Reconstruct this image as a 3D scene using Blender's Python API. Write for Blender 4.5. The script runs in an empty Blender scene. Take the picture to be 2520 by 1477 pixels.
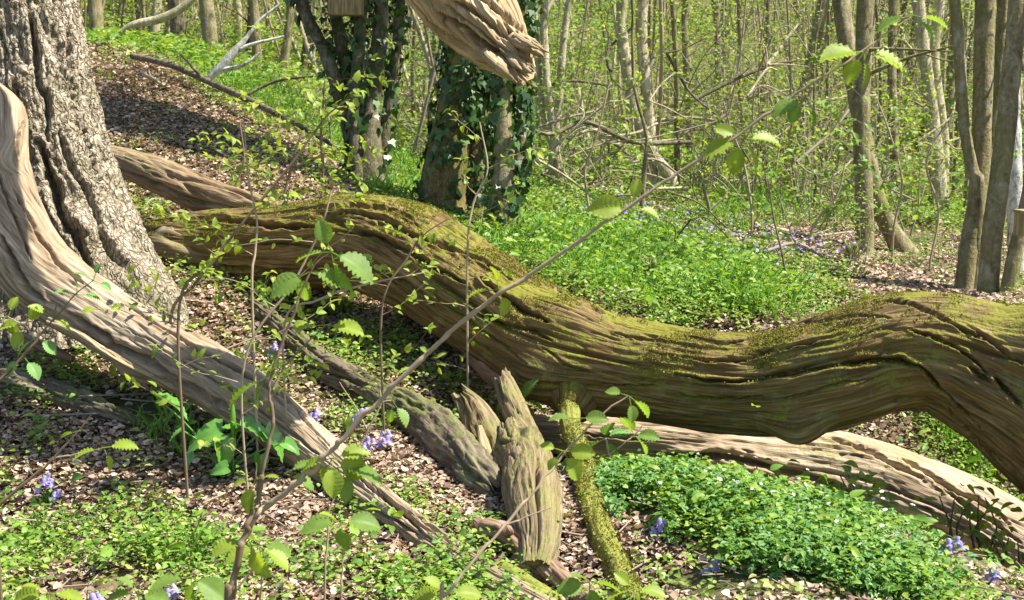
import bpy, math, random
import numpy as np
R = math.radians
# ------------------------------------------------------------------ camera, world, sun, exposure
scene = bpy.context.scene
F, CX, CY, PITCH, CAMZ = 3042.0, 1260.0, 738.5, R(10), 1.6      # measured on a 2520 px wide view of the photo
cam_d = bpy.data.cameras.new('camera'); cam = bpy.data.objects.new('camera', cam_d)
scene.collection.objects.link(cam); scene.camera = cam
cam.location = (0, 0, CAMZ); cam.rotation_euler = (R(90) - PITCH, 0, 0)
cam_d.sensor_width = 36; cam_d.lens = 36 * F / 2520; cam_d.clip_start = .05; cam_d.clip_end = 500
cam_d.dof.use_dof = True; cam_d.dof.focus_distance = 5.6; cam_d.dof.aperture_fstop = 11
SUN = np.array([0.56, 0.0, 0.83]); SUN /= np.linalg.norm(SUN)
w = bpy.data.worlds.new("World"); scene.world = w; w.use_nodes = True
nt = w.node_tree; sky = nt.nodes.new('ShaderNodeTexSky'); sky.sky_type = 'NISHITA'; sky.sun_disc = False
sky.sun_elevation = math.asin(SUN[2]); sky.sun_rotation = math.atan2(SUN[0], SUN[1])
nt.links.new(sky.outputs[0], nt.nodes['Background'].inputs[0]); nt.nodes['Background'].inputs[1].default_value = 0.095
sd = bpy.data.lights.new('sun', 'SUN'); so = bpy.data.objects.new('sun', sd); scene.collection.objects.link(so)
sd.energy = 5.0; sd.angle = R(0.5); sd.color = (1.0, .95, .86)
from mathutils import Vector
so.rotation_euler = Vector(SUN).to_track_quat('Z', 'Y').to_euler()
scene.view_settings.view_transform = 'Standard'; scene.view_settings.look = 'None'
scene.view_settings.gamma = 1; scene.view_settings.exposure = 1.3
scene.cycles.max_bounces = 8; scene.cycles.transparent_max_bounces = 8

rng = np.random.default_rng(7); random.seed(7)
C = scene.collection

# ------------------------------------------------------------------ pixel <-> world
FW = np.array([0, math.cos(PITCH), -math.sin(PITCH)]); UP = np.array([0, math.sin(PITCH), math.cos(PITCH)])
def P(px, py, d):
    return np.array([0, 0, CAMZ]) + d * (FW + np.array([1., 0, 0]) * (px - CX) / F - UP * (py - CY) / F)
def proj(X):
    v = np.asarray(X) - np.array([0, 0, CAMZ]); d = v @ FW
    return CX + F * v[..., 0] / d, CY - F * (v @ UP) / d, d

# ------------------------------------------------------------------ numpy noise
_pr = np.random.default_rng(3); _perm = _pr.permutation(256); _perm = np.concatenate([_perm] * 3)
_g = _pr.normal(size=(256, 3)); _g /= np.linalg.norm(_g, axis=1)[:, None]
def perlin(x, y, z):
    x, y, z = np.broadcast_arrays(np.asarray(x, float), np.asarray(y, float), np.asarray(z, float))
    xi, yi, zi = np.floor(x).astype(int), np.floor(y).astype(int), np.floor(z).astype(int)
    xf, yf, zf = x - xi, y - yi, z - zi
    f = lambda t: t * t * t * (t * (t * 6 - 15) + 10)
    u, v, s = f(xf), f(yf), f(zf)
    def gr(dx, dy, dz):
        h = _perm[_perm[_perm[(xi + dx) & 255] + ((yi + dy) & 255)] + ((zi + dz) & 255)]
        g = _g[h]; return g[..., 0] * (xf - dx) + g[..., 1] * (yf - dy) + g[..., 2] * (zf - dz)
    l = lambda a, b, t: a + (b - a) * t
    return 1.5 * l(l(l(gr(0,0,0), gr(1,0,0), u), l(gr(0,1,0), gr(1,1,0), u), v),
                   l(l(gr(0,0,1), gr(1,0,1), u), l(gr(0,1,1), gr(1,1,1), u), v), s)
def fbm(x, y, z, o=3):
    s = 0; a = 1
    for i in range(o):
        s = s + a * perlin(x * 2**i + 17 * i, y * 2**i, z * 2**i); a *= .5
    return s

# ------------------------------------------------------------------ mesh builder
class MB:
    def __init__(s): s.v = []; s.f = []; s.n = 0; s.g = []; s.hasg = False
    def add(s, v, f, mi=0, g=None):
        v = np.asarray(v, float).reshape(-1, 3); f = np.asarray(f, int)
        if not len(v): return s
        s.v.append(v); s.f.append((f + s.n, mi)); s.n += len(v)
        s.g.append(np.zeros_like(v) if g is None else g)
        if g is not None: s.hasg = True
        return s
    def build(s, name, mats, parent=None, smooth=True, loc=None):
        if not isinstance(mats, (list, tuple)): mats = [mats]
        v = np.concatenate(s.v)
        if loc is not None: v = v - np.asarray(loc)
        me = bpy.data.meshes.new(name)
        me.vertices.add(len(v)); me.vertices.foreach_set('co', v.astype(np.float32).ravel())
        tot = np.concatenate([np.full(len(f), f.shape[1]) for f, _ in s.f])
        li = np.concatenate([f.ravel() for f, _ in s.f])
        me.loops.add(len(li)); me.loops.foreach_set('vertex_index', li.astype(np.int32))
        me.polygons.add(len(tot)); st = np.concatenate([[0], np.cumsum(tot)[:-1]])
        me.polygons.foreach_set('loop_start', st.astype(np.int32))
        me.polygons.foreach_set('material_index', np.concatenate([np.full(len(f), m) for f, m in s.f]).astype(np.int32))
        for m in mats: me.materials.append(m)
        if s.hasg:
            a = me.attributes.new('grain', 'FLOAT_VECTOR', 'POINT'); a.data.foreach_set('vector', np.concatenate(s.g).astype(np.float32).ravel())
        me.update(calc_edges=True)
        me.polygons.foreach_set('use_smooth', np.full(len(tot), smooth))
        o = bpy.data.objects.new(name, me); C.objects.link(o)
        if parent is not None: o.parent = parent
        if loc is not None and parent is None: o.location = loc
        return o
def tag(o, label=None, cat=None, group=None, kind=None):
    for k, v in (('label', label), ('category', cat), ('group', group), ('kind', kind)):
        if v: o[k] = v
    return o
def thing(name, label, cat, loc, group=None):
    o = bpy.data.objects.new(name, None); C.objects.link(o); o.location = loc; o.empty_display_size = .1
    return tag(o, label, cat, group)
def copy_thing(o, loc, rz=0, sc=1, label=None, group=None):
    c = o.copy(); C.objects.link(c); c.location = loc; c.rotation_euler = (0, 0, rz); c.scale = (sc,) * 3
    if label: c['label'] = label
    if group: c['group'] = group
    for ch in list(o.children):
        d = ch.copy(); C.objects.link(d); d.parent = c
    return c

def spline(pts, n):
    p = np.asarray(pts, float); p = np.vstack([2 * p[0] - p[1], p, 2 * p[-1] - p[-2]])
    m = len(p) - 3
    # chord parametrisation: even steps in length
    t = np.linspace(0, m, n * 4 + 1); i = np.minimum(t.astype(int), m - 1); f = (t - i)[:, None]
    a, b, c, d = p[i], p[i+1], p[i+2], p[i+3]
    q = .5 * (2*b + (c-a)*f + (2*a-5*b+4*c-d)*f**2 + (3*b-a-3*c+d)*f**3)
    L = np.concatenate([[0], np.cumsum(np.linalg.norm(np.diff(q[:, :3], axis=0), axis=1))])
    s = np.linspace(0, L[-1], n)
    return np.stack([np.interp(s, L, q[:, k]) for k in range(q.shape[1])], 1), s
def frames(c, ref=None):
    T = np.gradient(c, axis=0); T /= np.linalg.norm(T, axis=1)[:, None] + 1e-12
    if ref is None: ref = (0, 0, 1) if abs(T[:, 2]).mean() < .75 else (0, -1, 0)
    ref = np.asarray(ref, float)
    N = ref - T * (T @ ref)[:, None]; N /= np.linalg.norm(N, axis=1)[:, None] + 1e-12
    return T, N, np.cross(T, N)
def grid_faces(n, k, closed=True):
    i = np.arange(n - 1)[:, None]; j = np.arange(k if closed else k - 1)[None]
    j2 = (j + 1) % k
    return np.stack([i*k + j, i*k + j2, (i+1)*k + j2, (i+1)*k + j], -1).reshape(-1, 4)
def tube(mb, pts, sides=6, n=None, mi=0):
    """pts: list of (x,y,z,r)"""
    pts = np.asarray(pts, float)
    if n is None: n = max(3, len(pts) * 3)
    q, s = spline(pts, n); T, N, B = frames(q[:, :3])
    a = np.linspace(0, 2*math.pi, sides, endpoint=False)
    dr = np.cos(a)[None, :, None] * N[:, None] + np.sin(a)[None, :, None] * B[:, None]
    v = q[:, None, :3] + dr * np.maximum(q[:, 3], 1e-4)[:, None, None]
    g = np.stack(np.broadcast_arrays(np.cos(a)[None] * .1, np.sin(a)[None] * .1, s[:, None]), -1)
    g = g * np.array([1, 1, 1.]) + pts[0, 0] * .37
    mb.add(v.reshape(-1, 3), grid_faces(n, sides), mi, g.reshape(-1, 3))
    return q
def log_mesh(mb, pts, n=200, k=96, lump=.10, crack=.03, ck=5., cw=.06, fine=.006, bumps=(), seed=0, ends=(0, 0), jag=(0, 0),
             ref=None, mi=0, flat=1.0, stretch=.16, grooves=(), bark=0., capin=.35, cpx=()):
    """weathered timber swept along pts (x,y,z,r): lumps, long drying cracks, jagged ends"""
    q, s = spline(pts, n); c, r = q[:, :3], q[:, 3]
    T, N, B = frames(c, ref)
    a = np.linspace(0, 2*math.pi, k, endpoint=False)
    A, S = np.meshgrid(a, s); Rr = r[:, None]
    rm = float(np.median(r)); X, Y = np.cos(A) * rm + seed * 3.1, np.sin(A) * rm + seed * 1.7     # grain runs true along the length
    rad = Rr * (1 + lump * fbm(X * 3.2, Y * 3.2, S * 1.4, 2))
    wob = .022 * perlin(X * 5, Y * 5, S * 1.8 + 9) + .005 * perlin(X * 22, Y * 22, S * 12)
    Xw, Yw = X + wob, Y + wob
    for kk, ww, dd in ((ck, cw, 1.), (ck * 2.3, cw * 1.2, .45), (ck*5, cw*2, .2)):
        nn = perlin(Xw * kk, Yw * kk, S * kk * stretch + seed)
        m = np.clip(perlin(X * kk * .6 + 5, Y * kk * .6, S * kk * .35) * 2.4 + .35, 0, 1)
        rad = rad - crack * dd * m * np.exp(-(nn / ww) ** 2)
    # broad fluting
    rad = rad + crack * .35 * perlin(Xw * ck * 1.3, Yw * ck * 1.3, S * ck * .12 + 4)
    rad = rad + crack * .16 * (np.abs(perlin(Xw * ck * 2.6, Yw * ck * 2.6, S * ck * .16 + 14)) ** .6 - .4) + crack * .13 * (np.abs(perlin(Xw * ck * 7, Yw * ck * 7, S * ck * .4 + 24)) ** .6 - .4)
    rad = rad + fine * fbm(Xw * 42, Yw * 42, S * 5, 2)
    if bark:
        wx = .03 * perlin(X * 9, Y * 9, S * 7); wy = .03 * perlin(X * 9 + 40, Y * 9, S * 7)
        b1 = np.abs(perlin((X + wx) * 15, (Y + wy) * 15, S * 2.1)); b2 = np.abs(perlin((X + wx) * 38 + 3, (Y + wy) * 38, S * 8)); b3 = np.abs(perlin(X * 20 + 7, Y * 20, S * 26))
        pl = np.clip(b1 * 4.2, 0, 1) ** .8 * .62 + np.clip(b2 * 3.5, 0, 1) ** .7 * .26 + np.clip(b3 * 5, 0, 1) * .12
        rad = rad + bark * (pl - .7) + bark * .10 * fbm(X * 60, Y * 60, S * 45, 2)
    for (bs, ba, bh, wl, wa) in bumps:        # fraction of length, angle, height, half length, half angle
        da = (A - ba + math.pi) % (2 * math.pi) - math.pi
        if bs < 0: bs = s[np.argmin(np.abs(proj(c)[0] + bs))] / s[-1]
        rad = rad + bh * np.exp(-((S - bs * s[-1]) / wl) ** 2 - (da / wa) ** 2)
    if len(cpx):                               # cracks read off the photo: pixel polyline, half width px, depth m
        dr0 = np.cos(A)[..., None] * N[:, None] * flat + np.sin(A)[..., None] * B[:, None]
        p0 = c[:, None] + dr0 * rad[..., None]; vx, vy, vd = proj(p0)
        facing = np.clip(((np.array([0, 0, CAMZ]) - p0) * dr0).sum(-1) / vd * 5 + .2, 0, 1)
        vx = vx + 5 * perlin(vx / 45, vy / 45, seed) + 2.5 * perlin(vx / 13, vy / 13, seed); vy = vy + 5 * perlin(vx / 45, vy / 45, seed + 9) + 2.5 * perlin(vx / 13, vy / 13, seed + 9)
        for (pl, wpx, dep) in cpx:
            pl = np.asarray(pl, float); best = np.full(vx.shape, 1e9); tot = len(pl) - 1; bt = np.zeros(vx.shape)
            for i in range(tot):
                a0, b0 = pl[i], pl[i + 1]; e = b0 - a0; L2 = (e ** 2).sum()
                tt = np.clip(((vx - a0[0]) * e[0] + (vy - a0[1]) * e[1]) / L2, 0, 1)
                dd_ = np.hypot(vx - a0[0] - tt * e[0], vy - a0[1] - tt * e[1]); mm_ = dd_ < best
                best = np.where(mm_, dd_, best); bt = np.where(mm_, (i + tt) / tot, bt)
            ww_ = wpx * (.35 + .9 * np.sin(np.pi * np.clip(bt, .03, .97)) ** .6) * (1 + .5 * perlin(bt * 14, seed, 1.3))
            rad = rad - dep * facing * np.exp(-(best / ww_) ** 2) * np.clip(np.sin(np.pi * bt) * 4, .2, 1)
            rad = rad + dep * .16 * facing * np.exp(-((best - ww_ * 2.2) / (ww_ * 1.6)) ** 2)
    for (gs, gd, gw) in grooves:               # groove: list of (fraction, angle), depth, width
        gs = np.asarray(gs); ga = np.interp(S / s[-1], gs[:, 0], gs[:, 1], left=99, right=99)
        ga = ga + (.022 * perlin(S * 2.5, seed, .5) + .008 * perlin(S * 11, seed, 1.5) + .003 * perlin(S * 45, seed, 2.5)) / Rr
        inside = np.clip(np.minimum(S / s[-1] - gs[0, 0], gs[-1, 0] - S / s[-1]) * 12, 0, 1)
        da = (A - ga + math.pi) % (2 * math.pi) - math.pi
        rad = rad - gd * inside * np.exp(-np.abs(da * Rr / (gw * (.55 + .5 * perlin(S * 8, seed, 4.4)))) ** 1.5)
    dr = np.cos(A)[..., None] * N[:, None] * flat + np.sin(A)[..., None] * B[:, None]
    pos = c[:, None] + dr * rad[..., None]
    grain = np.stack([np.cos(A) * rm + seed + .012 * perlin(X * 7, Y * 7, S * 4), np.sin(A) * rm + seed * .7, S], -1)
    for e, sgn in ((0, -1), (-1, 1)):
        if jag[e]:
            jn = jag[e] * (perlin(X[e] * 16, Y[e] * 16, 3.3 + seed) + .8 * perlin(X[e] * 45, Y[e] * 45, 8.3)) 
            L = s[-1]; dist = S if e == 0 else L - S
            fall = np.clip(1 - dist / (abs(jag[e]) * 2.2), 0, 1)
            pos = pos + sgn * T[:, None] * (jn[None] * fall)[..., None]
    mb.add(pos.reshape(-1, 3), grid_faces(n, k), mi, grain.reshape(-1, 3))
    for e, sgn in ((0, -1), (-1, 1)):
        ring = pos[e]; cen = ring.mean(0); rings = [ring]
        for f in (.93, .8, .6, .4, .2, .02):
            inn = (1 - f) ** .6 * r[e] * capin
            jj = (.10 * r[e] * perlin(np.cos(a) * f * 3 + f * 7, np.sin(a) * f * 3, seed + f * 5))[:, None] * (1 if f > .05 else 0)
            rings.append(cen + (ring - cen) * f - sgn * T[e] * inn + T[e] * jj)
        v = np.concatenate(rings); m = len(rings)
        f = grid_faces(m, k)
        if e == 0: f = f[:, ::-1]
        gg = np.concatenate([np.stack([np.cos(a) * r[e] * ff, np.sin(a) * r[e] * ff, np.full(k, .05 * ff)], -1) for ff in (1, .93, .8, .6, .4, .2, .02)])
        mb.add(v, f, mi, gg * np.array([1, 1, 1]) * 1.0)
    return q, s
def px_pts(l):   # (px,py,depth,radius px) -> world + radius
    return [tuple(P(a, b, d)) + (r * d / F,) for a, b, d, r in l]

# ------------------------------------------------------------------ materials
def nodes(name):
    m = bpy.data.materials.new(name); m.use_nodes = True; t = m.node_tree
    return m, t, t.nodes['Principled BSDF'], t.nodes, t.links
def ramp(N, L, src, stops, interp='LINEAR'):
    r = N.new('ShaderNodeValToRGB'); r.color_ramp.interpolation = interp
    e = r.color_ramp.elements
    while len(e) < len(stops): e.new(.5)
    for el, (p, c) in zip(e, stops): el.position = p; el.color = (*c, 1) if len(c) == 3 else c
    L.new(src, r.inputs[0]); return r.outputs[0]
def noise(N, L, vec, scale, detail=4, rough=.55, dist=0):
    n = N.new('ShaderNodeTexNoise'); n.inputs['Scale'].default_value = scale; n.inputs['Detail'].default_value = detail
    n.inputs['Roughness'].default_value = rough; n.inputs['Distortion'].default_value = dist
    if vec is not None: L.new(vec, n.inputs['Vector'])
    return n.outputs[0]
def mapping(N, L, vec, sc):
    m = N.new('ShaderNodeMapping'); m.inputs['Scale'].default_value = sc; L.new(vec, m.inputs[0]); return m.outputs[0]
def mix(N, L, f, a, b, bt='MIX'):
    m = N.new('ShaderNodeMix'); m.data_type = 'RGBA'; m.blend_type = bt
    for s, x in ((0, f), (6, a), (7, b)):
        if isinstance(x, (int, float)): m.inputs[s].default_value = x
        elif isinstance(x, tuple): m.inputs[s].default_value = (*x, 1)
        else: L.new(x, m.inputs[s])
    return m.outputs[2]
def math_(N, L, op, a, b=0., clamp=False):
    m = N.new('ShaderNodeMath'); m.operation = op; m.use_clamp = clamp
    for i, x in enumerate((a, b)):
        if isinstance(x, (int, float)): m.inputs[i].default_value = x
        else: L.new(x, m.inputs[i])
    return m.outputs[0]
def wood(name, dark, mid, pale, moss=.5, mosscol=(.10, .13, .02), bumpd=.012, lichen=.0, brown=(.2, .1, .045), brownamt=.4, mossz=.35):
    m, t, b, N, L = nodes(name)
    at = N.new('ShaderNodeAttribute'); at.attribute_name = 'grain'; g = at.outputs['Vector']
    g1 = noise(N, L, mapping(N, L, g, (38, 38, 2.2)), 1, 5, .65, .5)
    g2 = noise(N, L, mapping(N, L, g, (110, 110, 6)), 1, 3, .6, .3)
    g3 = noise(N, L, mapping(N, L, g, (7, 7, 1.6)), 1, 4, .6, .4)
    s = math_(N, L, 'ADD', math_(N, L, 'MULTIPLY', g1, .6), math_(N, L, 'MULTIPLY', g2, .4))
    col = ramp(N, L, s, [(.36, dark), (.5, mid), (.62, pale)])
    col = mix(N, L, math_(N, L, 'MULTIPLY', ramp(N, L, g3, [(.42, (0,)*3), (.62, (1,)*3)]), brownamt), col, brown)
    # lichen and algae patches
    tc = N.new('ShaderNodeTexCoord'); ob = tc.outputs['Object']
    if lichen:
        ln = noise(N, L, ob, 9, 6, .7, .6)
        col = mix(N, L, math_(N, L, 'MULTIPLY', ramp(N, L, ln, [(.56, (0,)*3), (.66, (1,)*3)]), lichen), col, (.30, .34, .24))
    geo = N.new('ShaderNodeNewGeometry'); sx = N.new('ShaderNodeSeparateXYZ'); L.new(geo.outputs['Normal'], sx.inputs[0])
    mn = noise(N, L, ob, 4.5, 6, .62, .2); mf = noise(N, L, ob, 60, 3, .6)
    up = math_(N, L, 'MULTIPLY', math_(N, L, 'SUBTRACT', sx.outputs[2], mossz), 1.0)
    mm = math_(N, L, 'ADD', up, math_(N, L, 'MULTIPLY', math_(N, L, 'SUBTRACT', mn, .56), 5.0))
    mm = math_(N, L, 'ADD', mm, math_(N, L, 'MULTIPLY', math_(N, L, 'SUBTRACT', mf, .5), 1.6))
    mm = math_(N, L, 'ADD', mm, moss - .6)
    mm = math_(N, L, 'MULTIPLY', ramp(N, L, mm, [(0, (0,)*3), (.55, (1,)*3)]), min(.92, moss * 1.3))
    mc = mix(N, L, mf, tuple(x * .5 for x in mosscol), tuple(x * 1.7 for x in mosscol))
    col = mix(N, L, mm, col, mc)
    L.new(col, b.inputs['Base Color']); b.inputs['Roughness'].default_value = .82; b.inputs['Specular IOR Level'].default_value = .25
    bp = N.new('ShaderNodeBump'); bp.inputs['Distance'].default_value = bumpd; bp.inputs['Strength'].default_value = .9
    h = math_(N, L, 'ADD', s, math_(N, L, 'MULTIPLY', mf, math_(N, L, 'MULTIPLY', mm, .5)))
    L.new(h, bp.inputs['Height']); L.new(bp.outputs[0], b.inputs['Normal'])
    return m
def bark(name, dark, mid, pale, moss=(.10, .12, .03), mossamt=.4, sc=1., bumpd=.02, lichen=.4, lcol=(.42, .42, .34), plates=0):
    m, t, b, N, L = nodes(name)
    at = N.new('ShaderNodeAttribute'); at.attribute_name = 'grain'; g = at.outputs['Vector']
    tc = N.new('ShaderNodeTexCoord'); ob = tc.outputs['Object']
    n1 = noise(N, L, mapping(N, L, ob, (26 * sc, 26 * sc, 7 * sc)), 1, 6, .68, .5)
    n2 = noise(N, L, ob, 70 * sc, 3, .65)
    s = math_(N, L, 'ADD', math_(N, L, 'MULTIPLY', n1, .65), math_(N, L, 'MULTIPLY', n2, .35))
    col = ramp(N, L, s, [(.36, dark), (.5, mid), (.63, pale)])
    mo = noise(N, L, ob, 3.1, 5, .65, .3)
    col = mix(N, L, math_(N, L, 'MULTIPLY', ramp(N, L, mo, [(.42, (0,)*3), (.6, (1,)*3)]), mossamt), col, moss)
    li = noise(N, L, ob, 14 * sc, 5, .7, .8)
    col = mix(N, L, math_(N, L, 'MULTIPLY', ramp(N, L, li, [(.55, (0,)*3), (.62, (1,)*3)]), lichen), col, lcol)
    L.new(col, b.inputs['Base Color']); b.inputs['Roughness'].default_value = .9; b.inputs['Specular IOR Level'].default_value = .15
    bp = N.new('ShaderNodeBump'); bp.inputs['Distance'].default_value = bumpd; bp.inputs['Strength'].default_value = 1
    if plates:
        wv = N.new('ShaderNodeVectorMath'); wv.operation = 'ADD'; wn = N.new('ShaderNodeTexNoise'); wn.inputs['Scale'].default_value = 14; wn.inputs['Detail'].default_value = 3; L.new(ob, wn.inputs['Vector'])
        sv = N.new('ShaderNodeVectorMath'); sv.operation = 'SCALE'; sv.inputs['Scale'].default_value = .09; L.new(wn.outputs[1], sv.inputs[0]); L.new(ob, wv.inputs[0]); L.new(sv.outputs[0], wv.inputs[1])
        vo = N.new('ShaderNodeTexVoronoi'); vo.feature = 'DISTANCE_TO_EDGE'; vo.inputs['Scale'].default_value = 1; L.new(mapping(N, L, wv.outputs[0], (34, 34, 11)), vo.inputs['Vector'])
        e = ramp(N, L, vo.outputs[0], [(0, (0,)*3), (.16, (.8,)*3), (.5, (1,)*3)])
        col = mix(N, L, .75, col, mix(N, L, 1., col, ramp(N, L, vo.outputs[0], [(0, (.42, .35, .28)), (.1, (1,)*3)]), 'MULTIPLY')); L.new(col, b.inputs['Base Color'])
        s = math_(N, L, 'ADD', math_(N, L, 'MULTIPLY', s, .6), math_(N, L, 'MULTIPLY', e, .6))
    L.new(s, bp.inputs['Height']); L.new(bp.outputs[0], b.inputs['Normal'])
    return m
def leafmat(name, c1, c2, trans=.45, rough=.5, spec=.4, c3=None):
    m, t, b, N, L = nodes(name)
    geo = N.new('ShaderNodeNewGeometry')
    st = [(0, c1), (1, c2)] if c3 is None else [(0, c1), (.55, c2), (1, c3)]
    col = ramp(N, L, geo.outputs['Random Per Island'], st)
    tc = N.new('ShaderNodeTexCoord'); n = noise(N, L, tc.outputs['Object'], 45, 3)
    col = mix(N, L, .35, col, ramp(N, L, n, [(.3, (.3,)*3), (.7, (1.,)*3)]), 'MULTIPLY')
    L.new(col, b.inputs['Base Color']); b.inputs['Roughness'].default_value = rough; b.inputs['Specular IOR Level'].default_value = spec
    tr = N.new('ShaderNodeBsdfTranslucent')
    tcol = mix(N, L, 1., col, (1.25, 1.15, .45), 'MULTIPLY'); L.new(tcol, tr.inputs[0])
    ms = N.new('ShaderNodeMixShader'); ms.inputs[0].default_value = trans
    L.new(b.outputs[0], ms.inputs[1]); L.new(tr.outputs[0], ms.inputs[2]); L.new(ms.outputs[0], t.nodes['Material Output'].inputs[0])
    return m
def plain(name, col, rough=.6, var=.3):
    m, t, b, N, L = nodes(name)
    tc = N.new('ShaderNodeTexCoord'); n = noise(N, L, tc.outputs['Object'], 30, 4)
    c = mix(N, L, n, tuple(x * (1 - var) for x in col), tuple(min(1, x * (1 + var)) for x in col))
    L.new(c, b.inputs['Base Color']); b.inputs['Roughness'].default_value = rough
    return m
M = {}
M['main'] = wood('weathered_wood_mossy', (.035, .022, .008), (.145, .096, .034), (.30, .215, .09), moss=.74, mosscol=(.15, .145, .015), brownamt=.5, brown=(.14, .078, .02), lichen=.2)
M['pale'] = wood('weathered_wood_pale', (.12, .088, .055), (.33, .25, .16), (.50, .405, .28), moss=.12, mosscol=(.16, .17, .04), brownamt=.5, brown=(.22, .145, .08), mossz=.6)
M['limb'] = wood('weathered_wood_limb', (.13, .085, .05), (.38, .28, .15), (.60, .48, .31), moss=.2, mosscol=(.2, .21, .06), brownamt=.35, brown=(.26, .17, .07), mossz=.7)
M['lower'] = wood('weathered_wood_lower', (.15, .11, .065), (.39, .295, .19), (.58, .48, .345), moss=.45, mosscol=(.22, .22, .05), brownamt=.35, brown=(.25, .17, .10), mossz=.6)
M['limbbrown'] = wood('weathered_brown_limb', (.08, .055, .03), (.25, .18, .10), (.42, .33, .2), moss=.3, mosscol=(.16, .16, .03), brownamt=.5, brown=(.16, .09, .04))
M['rot'] = wood('rotten_mossy_wood', (.03, .025, .018), (.11, .085, .055), (.24, .20, .14), moss=.45, mosscol=(.12, .14, .03), brownamt=.4, brown=(.09, .06, .035), lichen=.3, mossz=.2)
M['gnarl'] = wood('gnarled_wood', (.05, .038, .02), (.16, .12, .065), (.29, .235, .14), moss=.4, mosscol=(.16, .16, .04), brownamt=.4, brown=(.2, .13, .05), mossz=.1)
M['prop'] = wood('mossy_branch_wood', (.09, .06, .03), (.2, .15, .07), (.3, .24, .13), moss=.75, mosscol=(.17, .18, .03), brownamt=.3, mossz=-.4)
M['brown'] = wood('brown_dead_wood', (.08, .045, .03), (.22, .14, .085), (.40, .29, .2), moss=.1, brownamt=.4, brown=(.2, .1, .06), mossz=.8)
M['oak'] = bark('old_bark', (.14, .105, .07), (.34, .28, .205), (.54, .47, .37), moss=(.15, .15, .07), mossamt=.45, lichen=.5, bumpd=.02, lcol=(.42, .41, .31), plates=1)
M['smooth'] = bark('greenish_smooth_bark', (.10, .08, .04), (.22, .18, .10), (.36, .31, .19), moss=(.15, .15, .04), mossamt=.6, sc=.6, lichen=.25)
M['palebark'] = bark('pale_bark', (.2, .16, .09), (.40, .34, .22), (.60, .54, .40), moss=(.22, .22, .08), mossamt=.45, sc=.6, lichen=.35)
M['darkbark'] = bark('dark_bark', (.05, .04, .025), (.13, .105, .065), (.27, .23, .16), moss=(.09, .10, .03), mossamt=.5, sc=.8, lichen=.25)
M['mossbark'] = bark('mossy_brown_bark', (.05, .035, .015), (.15, .105, .04), (.26, .2, .09), moss=(.12, .13, .03), mossamt=.7, sc=.8, lichen=.1)
M['birch'] = bark('birch_bark', (.06, .05, .04), (.5, .48, .42), (.75, .73, .68), mossamt=.15, sc=.5, lichen=.2)
M['twig'] = plain('twig_bark', (.16, .11, .06), .7)
M['twigpale'] = plain('pale_twig_bark', (.34, .26, .16), .7)
M['twiggrey'] = plain('grey_twig_bark', (.25, .20, .14), .8)
M['leaf'] = leafmat('fresh_leaf', (.16, .28, .03), (.32, .44, .05), .5, c3=(.42, .50, .07))
M['leafcool'] = leafmat('cool_fresh_leaf', (.15, .29, .05), (.28, .43, .085), .55)
M['leafbg'] = leafmat('woodland_leaf', (.15, .27, .045), (.31, .44, .09), .5, c3=(.46, .54, .16))
M['herb'] = leafmat('herb_leaf', (.10, .24, .03), (.23, .40, .055), .42, c3=(.38, .50, .09))
M['herbpale'] = leafmat('pale_herb_leaf', (.20, .30, .07), (.38, .44, .12), .35, c3=(.5, .52, .2))
M['anem'] = leafmat('anemone_leaf', (.08, .22, .05), (.17, .36, .08), .4, c3=(.30, .46, .14))
M['grass'] = leafmat('grass_blade', (.10, .26, .03), (.24, .46, .05), .45)
M['ivy'] = leafmat('ivy_leaf', (.022, .06, .014), (.055, .12, .025), .15, rough=.45, spec=.4, c3=(.10, .2, .04))
M['arum'] = leafmat('glossy_leaf', (.09, .28, .035), (.19, .42, .07), .3, rough=.22, spec=.8)
M['litter'] = leafmat('dry_leaf', (.12, .075, .05), (.39, .27, .185), .12, rough=.6, spec=.35, c3=(.72, .57, .43))
M['bell'] = leafmat('violet_petal', (.30, .24, .62), (.50, .42, .82), .3)
M['white'] = leafmat('white_petal', (.8, .8, .78), (.85, .85, .82), .3)
M['yellow'] = leafmat('yellow_petal', (.75, .6, .03), (.85, .75, .05), .3)
m, t, b, N_, L_ = nodes('woodland_soil'); tc = N_.new('ShaderNodeTexCoord')
n1 = noise(N_, L_, tc.outputs['Object'], 18, 6, .7); n2 = noise(N_, L_, tc.outputs['Object'], 1.2, 4, .6)
c1 = ramp(N_, L_, n1, [(.3, (.05, .035, .022)), (.5, (.13, .085, .05)), (.7, (.27, .19, .13))])
L_.new(mix(N_, L_, ramp(N_, L_, n2, [(.45, (0,)*3), (.62, (1,)*3)]), c1, (.07, .10, .025)), b.inputs['Base Color'])
b.inputs['Roughness'].default_value = .95; b.inputs['Specular IOR Level'].default_value = .1
bp = N_.new('ShaderNodeBump'); bp.inputs['Distance'].default_value = .03; L_.new(n1, bp.inputs['Height']); L_.new(bp.outputs[0], b.inputs['Normal'])
M['soil'] = m
m, t, b, N_, L_ = nodes('nest_box_board'); tc = N_.new('ShaderNodeTexCoord')
g1 = noise(N_, L_, mapping(N_, L_, tc.outputs['Object'], (50, 50, 6)), 1, 4); L_.new(ramp(N_, L_, g1, [(.35, (.16, .12, .05)), (.65, (.36, .28, .13))]), b.inputs['Base Color'])
b.inputs['Roughness'].default_value = .8; M['box'] = m

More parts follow.
